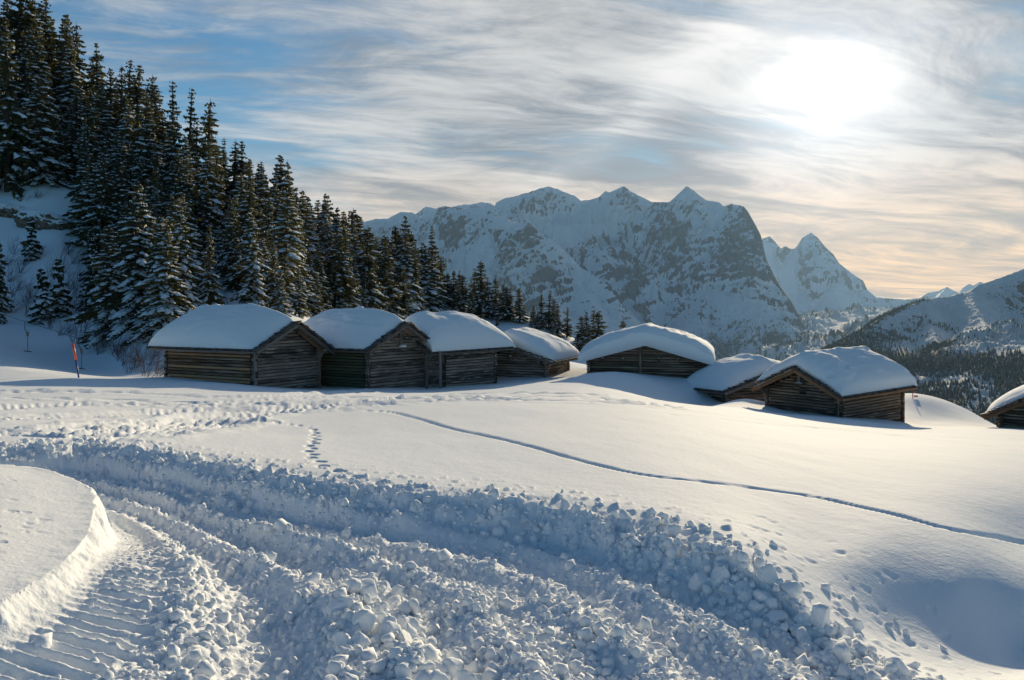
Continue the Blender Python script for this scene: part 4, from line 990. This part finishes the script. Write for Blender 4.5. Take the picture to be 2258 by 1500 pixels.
VAR = {
    'green2': (spruce(31, 14, 3.3, .34, gap=.06, dens=.8, droop=.5), 14),
    'snowy2': (spruce(32, 13, 3.7, .74, gap=.05, dens=.85, droop=.65), 13),
    'snowy_big': (spruce(11, 14, 4.1, .80, dens=.92, droop=.6), 14),
    'snowy_mid': (spruce(12, 12, 3.1, .68, dens=.9, droop=.5), 12),
    'green': (spruce(13, 15, 3.6, .38, dens=.8, droop=.65), 15),
    'thin': (spruce(14, 16, 2.7, .12, gap=.16, dens=.72, droop=.42, bare=.12), 16),
    'thin2': (spruce(15, 15, 3.1, .20, gap=.10, dens=.72, droop=.52, bare=.06), 15),
    'small': (spruce(16, 4.5, 1.3, .75, dens=1.2, droop=.6), 4.5),
    'mid': (spruce(17, 11, 2.7, .33, dens=.85, droop=.62), 11),
}
tree_n = 0
def tree(kind, x, y, z, H, label, group, wide=1.0):
    if rnd.random() < .45: kind = {'green': 'green2', 'snowy_mid': 'snowy2', 'snowy_big': 'snowy2', 'thin2': 'green2'}.get(kind, kind)
    (mt, mn, ms), H0 = VAR[kind]
    s = H / H0
    r = empty('spruce_tree', (x, y, z)); r.rotation_euler = (rnd.uniform(-.045, .045), rnd.uniform(-.045, .045), rnd.uniform(0, 6.28)); wide *= rnd.uniform(.92, 1.38); r.scale = (s * wide, s * wide, s)
    tag(r, label, 'tree', group)
    link('trunk', mt, r); link('crown', mn, r)
    if ms: tag(link('branch_snow', ms, r), kind='stuff')
    return r
def tree_at(kind, px, base_py, label, group, top_py=None, H=None, dmin=0, D=None, wide=1.0):
    if D is None: x, y = on_ground(px, base_py, dmin)
    else: x, y = (px - CX) / F * D, D
    z = gz(x, y) - .25
    if H is None: H = (HY - top_py) / F * y - z
    return tree(kind, x, y, z, H, label, group, wide)
G1 = 'spruces on the snowy hillside'
# singled-out trees (column, top row, base row)
named = [('snowy_big', 235, 496, 742, 'snow laden spruce standing lowest at the foot of the slope left of the largest hut', 1.15),
         ('snowy_big', 300, 395, 720, 'tall dense spruce directly above the left end of the largest hut', 1.0),
         ('snowy_big', 345, 470, 738, 'broad dark spruce touching the snow cap of the largest hut', 1.15),
         ('small', 98, 592, 712, 'small young spruce beside its snowier twin on the open slope', 1.0),
         ('small', 133, 570, 698, 'small spruce thickly plastered with snow on the open slope', 1.05),
         ('small', 68, 478, 572, 'lone thin snow draped spruce highest on the open slope', .9),
         ('small', 2, 660, 715, 'low snowy spruce cut by the picture edge above the ski lift', 1.0),
         ('mid', -8, 520, 690, 'olive spruce cut by the picture edge beside the open slope', .9),
         ('green', 18, 40, 425, 'tallest olive tipped spruce at the upper picture edge', 1.0),
         ('thin', 386, 176, 455, 'thin see-through spruce, left one of the bare stemmed pair on the skyline', 1.0),
         ('thin', 413, 188, 465, 'thin see-through spruce, right one of the bare stemmed pair on the skyline', 1.0),
         ('thin2', 454, 214, 480, 'tall pointed skyline spruce standing right of the bare stemmed pair', 1.15),
         ('snowy_mid', 405, 425, 640, 'snow streaked spruce in front of the bare stemmed pair', 1.1),
         ('mid', 1147, 632, 712, 'solitary well shaped spruce on the white crest behind the low grey hut', 1.25),
         ('mid', 1372, 703, 735, 'tiny lone spruce top peeping over the wide dark barn', 1.0)]
for k, px, tp, bp, lab, wd in named: tree_at(k, px, bp, lab, G1 if px < 900 else 'spruces along the crest behind the huts', top_py=tp, wide=wd)
extra = [(575, 520, 668), (600, 540, 676), (625, 560, 684), (650, 560, 690), (680, 560, 686), (705, 575, 690), (560, 560, 690), (740, 570, 688), (520, 520, 640), (480, 500, 600), (660, 590, 700), (700, 600, 700), (620, 600, 705)]
for i, (px, tp, bp) in enumerate(extra): tree_at(['snowy_mid', 'green', 'mid'][i % 3], px, bp, ['snow streaked', 'full dark', 'slim'][i % 3] + ' spruce rising right behind the snow caps of the first two huts', G1, top_py=tp, dmin=75, wide=1.15)
sky_t = [(60, 57), (101, 9), (140, 29), (155, 32), (180, 49), (221, 92), (279, 128), (300, 141), (332, 157), (348, 185), (487, 301), (513, 304), (535, 311), (567, 360), (579, 352), (610, 408), (625, 400), (650, 414),
         (673, 420), (701, 439), (722, 445), (738, 478), (-20, -60), (30, -50), (60, -30), (5, -20), (110, -10), (85, 40), (205, 120), (245, 150), (365, 240), (430, 260), (470, 280), (500, 340), (545, 350), (590, 420), (255, 165), (120, 60)]
for i, (px, tp) in enumerate(sky_t):
    bp = np.interp(px, [0, 100, 200, 330, 450, 560, 650, 770], [215, 250, 290, 370, 440, 505, 560, 612]) + rnd.uniform(-5, 18)
    tree_at(['thin2', 'green', 'thin', 'thin2'][i % 4], px, bp, {0: 'lanky', 1: 'full green', 2: 'gappy thin', 3: 'lanky'}[i % 4] + ' skyline spruce on the ' + ('highest part of the sloping ridge at the picture corner' if px < 120 else 'upper half of the sloping ridge' if px < 350 else 'lower half of the sloping ridge before the far peaks'), G1, top_py=tp, dmin=100, wide=rnd.uniform(1.0, 1.25))
cr = [(759, 470), (772, 457), (795, 477), (807, 500), (832, 519), (853, 514), (876, 516), (890, 512), (901, 510), (909, 510), (929, 533), (961, 549), (975, 562), (1000, 594), (1012, 596), (1022, 604), (1043, 588), (1059, 572), (1078, 611), (1094, 611), (1107, 625), (1117, 629), (1124, 633),
      (818, 540), (840, 560), (865, 560), (944, 575), (988, 600), (760, 520), (785, 530)]
for i, (px, tp) in enumerate(cr):
    bp = np.interp(px, [750, 850, 950, 1060, 1130], [612, 640, 668, 695, 708]) + rnd.uniform(-4, 8)
    tree_at(['thin2', 'mid', 'green', 'mid'][i % 4], px, bp, 'spruce in the descending row between the hillside wood and the low grey hut', 'spruces along the crest behind the huts', top_py=tp, dmin=90, wide=rnd.uniform(1.3, 1.6))
for i, (px, tp) in enumerate([(1176, 673), (1195, 647), (1210, 637), (1222, 657), (1231, 664), (1250, 675), (1185, 690)]):
    tree_at(['mid', 'green', 'thin2'][i % 3], px, 0, 'spruce in the first small clump on the crest above the low grey hut', 'spruces along the crest behind the huts', top_py=tp, D=170 + rnd.uniform(-5, 4), wide=1.45)
for i, (px, tp) in enumerate([(1282, 695), (1293, 687), (1305, 680), (1317, 682), (1275, 725), (1300, 735), (1266, 790), (1280, 800), (1290, 780)]):
    tree_at(['mid', 'green', 'thin2'][i % 3], px, 0, 'spruce in the second small clump just left of the wide dark barn', 'spruces along the crest behind the huts', top_py=tp, D=160 + rnd.uniform(-8, 8), wide=1.45)
for i, (px, tp, bp) in enumerate([(946, 655, 700), (969, 655, 688), (1065, 690, 740), (1010, 625, 700), (1040, 640, 720), (1096, 697, 722), (925, 610, 680), (905, 600, 680), (880, 610, 690), (1171, 700, 722), (1187, 705, 725)]):
    tree_at('mid', px, bp, 'short spruce standing lower on the white slope behind the snowy roofs', 'spruces along the crest behind the huts', top_py=tp, dmin=75, wide=1.1)
# the body of the wood
placed = []
def open_slope(px, py):
    return (px < 190 and py > 395 + px * .1 and not (px > 175 and py < 560)) or (((px - 460) / 55) ** 2 + ((py - 640) / 50) ** 2 < 1) or (px < 330 and py > 750) or ((px - 150) / 25) ** 2 + ((py - 235) / 30) ** 2 < 1 or (((px - 560) / 28) ** 2 + ((py - 640) / 30) ** 2 < 1)
tries = 0
while len(placed) < 150 and tries < 9000:
    tries += 1
    px = rnd.uniform(-30, 960); lo = np.interp(px, [0, 200, 330, 450, 650, 770, 960], [235, 310, 390, 460, 580, 625, 672]); hi = np.interp(px, [0, 190, 360, 500, 960], [415, 700, 742, 690, 700])
    if hi <= lo: continue
    py = rnd.uniform(lo, hi)
    if open_slope(px, py): continue
    x, y = on_ground(px, py, 60)
    if any((x - a) ** 2 + (y - b) ** 2 < 2.0 ** 2 for a, b in placed): continue
    if abs(y * F / F - y) > 1 or y > 300: continue
    placed.append((x, y))
    Hh = min(max(y / 120, 1), 1.9) * rnd.uniform(8.5, 15) * (1.0 if y < 105 else 1.12) * (1.0 if px < 700 else .8)
    kind = rnd.choice(['snowy_big', 'snowy_mid', 'snowy_mid', 'green', 'green', 'mid', 'thin2'] if px < 650 else ['green', 'mid', 'thin2', 'snowy_mid'])
    desc = {'snowy_big': 'broad heavily snowed spruce', 'snowy_mid': 'snow streaked spruce', 'green': 'tall green spruce', 'mid': 'short slim spruce', 'thin2': 'lanky thin branched spruce'}[kind]
    whr = np.interp(px, [-30, 200, 330, 480, 620, 780], [0, 1, 2, 3, 4, 5]); whr = ['at the far left edge of the wood', 'in the wood above the open slope', 'above the left end of the largest hut', 'above the middle of the largest hut', 'above the gable of the largest hut', 'above the second and third huts'][int(whr)]
    lab = desc + ' ' + whr + (', high up' if py < lo + .4 * (hi - lo) else ', low down')
    tree(kind, x, y, gz(x, y) - .3, Hh, lab, G1, rnd.uniform(.9, 1.15))

# ------------------------------------------------------------------ bare shrubs
def shrub_mesh(seed, H, n, lean=0.0):
    rg = np.random.default_rng(seed); A = Acc()
    def twig(p, d, l, r, depth):
        k = 4; pts = [p]; 
        for i in range(k):
            d = d + rg.normal(0, .13, 3) + np.array([lean * .06, 0, .05]); d = d / np.linalg.norm(d); pts.append(pts[-1] + d * l / k)
        V = []; 
        for i, q in enumerate(pts):
            rr = r * (1 - .75 * i / k)
            for j in range(3): a = j * 2.094; V.append(q + np.array([math.cos(a) * rr, math.sin(a) * rr, 0]))
        Fq_ = [(i * 3 + j, i * 3 + (j + 1) % 3, i * 3 + 3 + (j + 1) % 3, i * 3 + 3 + j) for i in range(k) for j in range(3)]
        A.add(np.array(V), np.array(Fq_))
        if depth < 2:
            for i in range(1, k + 1):
                for _ in range(1 if depth else 2):
                    dd = d + rg.normal(0, .55, 3); dd /= np.linalg.norm(dd); twig(pts[i], dd, l * rg.uniform(.35, .6), r * .5, depth + 1)
    for i in range(n):
        a = rg.uniform(0, 6.28); d = np.array([math.cos(a) * rg.uniform(.2, .9), math.sin(a) * rg.uniform(.2, .9), 1.0]); d /= np.linalg.norm(d)
        twig(np.array([rg.normal(0, .15), rg.normal(0, .15), 0]), d, H * rg.uniform(.6, 1.1), .022, 0)
    return A.mesh('bare_shrub', M_twig)
SH = [shrub_mesh(i, 1.6 + .3 * i, 8, lean=1) for i in range(4)]
def shrub(px, py, label, group, sc=1.0):
    x, y = on_ground(px, py, 55); o = link('bare_shrub', SH[rnd.randrange(4)]); o.location = (x, y, gz(x, y) - .1); o.rotation_euler = (rnd.uniform(-.3, .3), rnd.uniform(0, .5), rnd.uniform(-.8, .8)); o.scale = (sc,) * 3
    tag(o, label, 'shrub', group)
for px, py in ((272, 806), (285, 822), (300, 812), (318, 826), (330, 806), (345, 822), (310, 796), (292, 798), (335, 790), (352, 835), (262, 795), (325, 835)): shrub(px, py, 'leafless reddish shrub in the thicket beside the left wall of the largest hut', 'bare shrubs by the largest hut', rnd.uniform(.7, 1.0))
for px, py in ((30, 560), (55, 585), (90, 560), (40, 640), (70, 660), (20, 620), (140, 600), (160, 640), (110, 610), (150, 560), (25, 690), (60, 700), (180, 700), (165, 680), (200, 745), (230, 765), (170, 760), (150, 735), (130, 740), (250, 780), (215, 782), (45, 450), (80, 440), (100, 650), (120, 670), (85, 690), (45, 600), (10, 585), (160, 580), (175, 620), (190, 655), (220, 755), (240, 748), (262, 785), (185, 735), (110, 725), (60, 670), (30, 655), (145, 665)):
    shrub(px, py, 'dark leafless shrub poking out of the open snow slope above the ski lift', 'bare shrubs on the open slope', rnd.uniform(.8, 1.5))
for px, py in ((450, 660), (500, 668), (540, 655), (470, 640), (430, 665)): shrub(px, py, 'leafless shrub on the snowy break in the wood above the largest hut', 'bare shrubs above the largest hut', .9)
# ------------------------------------------------------------------ rock outcrops
def ico(sub):
    import bmesh
    bm = bmesh.new(); bmesh.ops.create_icosphere(bm, subdivisions=sub, radius=1.0)
    V = np.array([v.co[:] for v in bm.verts]); T = np.array([[v.index for v in f.verts] for f in bm.faces]); bm.free(); return V, T
IV, IT = ico(4)
def rock(px, py, sx, sy, sz, seed, label):
    x, y = on_ground(px, py, 60); V = IV.copy()
    d = 1 + .45 * fbm(V[:, 0] * 1.3 + seed, V[:, 1] * 1.3 + V[:, 2] * 1.7, seed, 5, .6, ridged=True); V = V * d[:, None]
    V = np.round(V * 4) / 4 * .55 + V * .45
    me = mesh_data('rock_outcrop', V * np.array([sx, sy, sz]), IT, M_rock); o = link('rock_outcrop', me); o.location = (x, y, gz(x, y) - .1 * sz)
    o.rotation_euler = (0, .25, 0); tag(o, label, 'rock', 'bare rock outcrops in the snow slope')
rock(20, 466, 3.6, 1.8, 1.1, 3, 'long brown rock ledge at the picture edge high on the open slope')
rock(100, 492, 3.6, 1.8, 1.5, 8, 'brown rock face under the dark wood at the top of the open slope')
rock(450, 628, 1.7, 1.2, .8, 15, 'brown rock outcrop in the snowy break above the largest hut')
rock(408, 612, 2.2, 1.2, .9, 21, 'dark rock under the wood left of the snowy break')
# ------------------------------------------------------------------ slope pole, drag lift, marker
def tube(name, mat, a, b, r, parent=None, n=8, r2=None):
    a = Vector(a); b = Vector(b); d = (b - a).normalized(); s = d.orthogonal().normalized(); t = d.cross(s); V = []
    for q, rr in ((a, r), (b, r2 if r2 is not None else r)):
        for i in range(n): an = i * 2 * math.pi / n; V.append(tuple(q + s * rr * math.cos(an) + t * rr * math.sin(an)))
    Fc = [(i, (i + 1) % n, n + (i + 1) % n, n + i) for i in range(n)] + [tuple(range(n - 1, -1, -1)), tuple(range(n, 2 * n))]
    V, T = tris_from_lists(V, Fc); return link(name, mesh_data(name, V, T, mat, smooth=False), parent)
M_or = plain_mat('orange_plastic', (.85, .12, .03), .4); M_bl = plain_mat('blue_plastic', (.015, .05, .20), .4); M_blk = plain_mat('dark_steel', (.03, .035, .05), .5); M_red = plain_mat('red_paint', (.6, .04, .03), .5)
bx, by = on_ground(175, 832, 40); bz = gz(bx, by)
r = empty('slope_marker_pole', (bx, by, bz)); tag(r, 'leaning slope pole, orange above and blue below, on the piste edge', 'pole')
k = by / F
tube('lower_section', M_bl, (0, 0, -.3), (-7.5 * k, 0, 38 * k), .055, r); tube('upper_section', M_or, (-7.5 * k, 0, 38 * k), (-14.5 * k, 0, 75 * k), .075, r, r2=.07)
x, y = W3(2012, 886, 58)[:2]; z = gz(x, y)
r = empty('red_marker_pole', (x, y, z)); tag(r, 'thin red marker pole with a small pale plate behind the raftered hut', 'pole')
tube('pole_shaft', M_red, (0, 0, -.3), (.03, 0, .95), .03, r); V, Fc = box_vf(.1, .38, -.02, .02, .35, .5); link('plate', mesh_data('plate', V, Fc, plain_mat('pale_plate', (.55, .35, .35), .5)), r)
D_l = 66
cab = [Vector(W3(px, py, D)) for px, py, D in ((-700, 560, 62), (-300, 640, 64), (0, 692, 66), (80, 717, 67), (160, 742, 68), (230, 765, 69), (330, 805, 71))]
V = []; 
for p in cab:
    for i in range(4): a = i * math.pi / 2; V.append((p.x, p.y + .02 * math.cos(a), p.z + .02 * math.sin(a)))
Fc = [(i * 4 + j, i * 4 + (j + 1) % 4, i * 4 + 4 + (j + 1) % 4, i * 4 + 4 + j) for i in range(len(cab) - 1) for j in range(4)]
tag(link('lift_cable', mesh_data('lift_cable', V, Fc, M_blk)), 'thin drag lift cable sloping down across the piste', 'cable')
for px, topy, lab in ((55, 709, 'drag lift bar hanging nearest the picture edge'), (174, 747, 'drag lift bar hanging beside the orange and blue pole')):
    Dq = 66.6 if px < 100 else 68.2; k = Dq / F
    p = Vector(W3(px, topy, Dq)); r = empty('drag_lift_hanger', p); tag(r, lab, 'lift hanger', 'hangers on the drag lift')
    tube('hook', M_blk, (0, 0, 0), (0, 0, -18 * k), .03, r); tube('hook', M_blk, (0, 0, -18 * k), (6 * k, 0, -24 * k), .03, r)
    tube('reel_housing', plain_mat('grey_reel', (.15, .13, .12), .5), (6 * k, 0, -23 * k), (6 * k, 0, -33 * k), .14, r, r2=.09)
    tube('rod', M_bl, (6 * k, 0, -33 * k), (6 * k, 0, -66 * k), .025, r); tube('crossbar', M_blk, (-2 * k, 0, -65 * k), (14 * k, 0, -67 * k), .04, r)

# ------------------------------------------------------------------ loose snow clods
CV, CT = ico(2); KV, KT = ico(1)
def clod_shape(V, seed, rg):
    d = 1 + .32 * fbm(V[:, 0] * 1.1 + seed * 3.1, V[:, 1] * 1.1 + V[:, 2] * 1.3 + seed, seed, 2)
    V = V * d[:, None]; 
    for _ in range(9):      # break some faces flat
        n = rg.normal(size=3); n /= np.linalg.norm(n); c = rg.uniform(.40, .75); p = V @ n; V = V - np.outer(np.clip(p - c, 0, None) * .97, n)
    V = V * (1 + .06 * fbm(V[:, 0] * 5 + seed, V[:, 1] * 5 + V[:, 2] * 4, seed + 3, 2))[:, None] * 1.25
    return V
rg = np.random.default_rng(5)
big_me = [mesh_data('snow_clod', clod_shape(IV if False else ico(3)[0], i, rg), ico(3)[1], M_chunk, smooth=True) for i in range(6)]
def put_clod(x, y, s, label, group, dz=.25):
    z = float(ground_z(np.array([x]), np.array([y]))[0][0]); o = link('snow_clod', big_me[rnd.randrange(6)]); o.location = (x, y, z + s * dz)
    o.rotation_euler = (rnd.uniform(0, 6), rnd.uniform(0, 6), rnd.uniform(0, 6)); o.scale = (s * rnd.uniform(.8, 1.25), s * rnd.uniform(.7, 1.1), s * rnd.uniform(.65, .95)); tag(o, label, 'snow clod', group)
wl_ = [p for p in windrow if p[1] < 6.6 and p[1] > 3.6]
for i in range(70):
    p = wl_[rnd.randrange(len(wl_))]; x = p[0] + rnd.gauss(0, .2) + .1; y = p[1] + rnd.gauss(0, .15)
    sz_ = rnd.uniform(.045, .095); put_clod(x, y, sz_, ('smaller' if sz_ < .07 else 'larger') + ' snow clod on the middle ridge of the road, ' + ('nearest the camera' if y < 4.8 else 'halfway along' if y < 5.8 else 'at its far end'), 'large clods on the middle ridge')
cl_ = [p for p in crest if 3.0 < p[1] < 9 and p[0] > 0]
for i in range(90):
    p = cl_[rnd.randrange(len(cl_))]; x = p[0] + rnd.gauss(0, .22); y = p[1] + rnd.gauss(0, .22)
    sz_ = rnd.uniform(.045, .12) * (1.0 if y < 7 else .7); put_clod(x, y, sz_, ('small' if sz_ < .07 else 'chunky') + ' snow clod heaped on the right bank, ' + ('nearest the camera' if y < 5 else 'where the bank is tallest' if y < 7 else 'along its farther stretch'), 'large clods on the right bank')
for px, py, s in ((1705, 1205, .07), (1885, 1325, .07), (1960, 1385, .09), (2000, 1400, .06), (1240, 1085, .05), (905, 1065, .07), (1975, 1370, .05), (2080, 1430, .06), (1890, 1385, .10), (2010, 1470, .09), (1820, 1300, .08)):
    x, y = on_ground(px, py); put_clod(x, y, s * .6, 'lone snow clod thrown onto the smooth snow outside the bank', 'stray clods outside the bank', .2)
# the countless small ones, joined
n = 15000; rg = np.random.default_rng(9)
xs = []; ys = []; ss = []
uu = rg.uniform(-.70, .72, n * 3); yy = 1 / rg.uniform(1 / 15., 1 / 4.0, n * 3); xx = uu * yy
rdm = in_poly(xx, yy, road_poly); dcr, _, _ = seg_dist(xx, yy, crest); dw, _, _ = seg_dist(xx, yy, windrow); dt_, _, _ = seg_dist(xx, yy, tread); dii, _, _ = seg_dist(xx, yy, foot_i); dw2, _, _ = seg_dist(xx, yy, windrow2)
ttr = dii / (dii + dcr + 1e-6); rdr = sum(a_ * np.exp(-((ttr - c_) / .05) ** 2) for c_, a_ in ((.20, .6), (.36, .9), (.55, 1.0), (.70, .75), (.84, .8)))
pr = np.where(rdm & (dii > .25), .07 + .35 * rdr + .55 * np.exp(-(dw / .35) ** 2) + .95 * np.exp(-(dcr / .6) ** 2) + .35 * np.exp(-(dw2 / .35) ** 2), .30 * np.exp(-(dcr / .35) ** 2)) * np.where(dt_ < .3, .15, 1)
keep = rg.random(len(xx)) < pr; xx = xx[keep][:n]; yy = yy[keep][:n]; dcr = dcr[keep][:n]; zz_, _ = ground_z(xx, yy); n = len(xx)
sz = rg.lognormal(-4.0, .55, n) * (1 + .25 * np.exp(-(dcr / .4) ** 2)); sz = np.clip(sz, .008, .07)
protos = [clod_shape(KV, 40 + i, rg) for i in range(12)]
VV = []
for i in range(n):
    q = rg.normal(size=4); q /= np.linalg.norm(q); a, b, c, d = q
    M = np.array([[1 - 2 * (c * c + d * d), 2 * (b * c - a * d), 2 * (b * d + a * c)], [2 * (b * c + a * d), 1 - 2 * (b * b + d * d), 2 * (c * d - a * b)], [2 * (b * d - a * c), 2 * (c * d + a * b), 1 - 2 * (b * b + c * c)]])
    VV.append((protos[i % 12] * rg.uniform(.7, 1.2, 3)) @ M.T * sz[i] + np.array([xx[i], yy[i], zz_[i] + sz[i] * .25]))
FF = (KT[None] + (np.arange(n) * len(KV))[:, None, None]).reshape(-1, 3)
tag(link('snow_rubble', mesh_data('snow_rubble', np.concatenate(VV), FF, M_chunk, smooth=False)), 'small broken lumps of snow strewn over the ploughed road', 'snow rubble', kind='stuff')
#@@HAZE
hm = bpy.data.materials.new('haze'); hm.use_nodes = True; hm.node_tree.nodes.clear()
pv = hm.node_tree.nodes.new('ShaderNodeVolumePrincipled'); ho = hm.node_tree.nodes.new('ShaderNodeOutputMaterial')
hm.node_tree.links.new(pv.outputs[0], ho.inputs['Volume'])
pv.inputs['Color'].default_value = (0.44, 0.70, 1.0, 1); pv.inputs['Density'].default_value = 0.000017; pv.inputs['Anisotropy'].default_value = 0.25
Vb, Fb = box_vf(-15000, 15000, -300, 24500, -1001, 2600)
tag(link('haze', mesh_data('haze', Vb, Fb, hm)), 'thin blue haze filling the air between the mountains', kind='stuff')
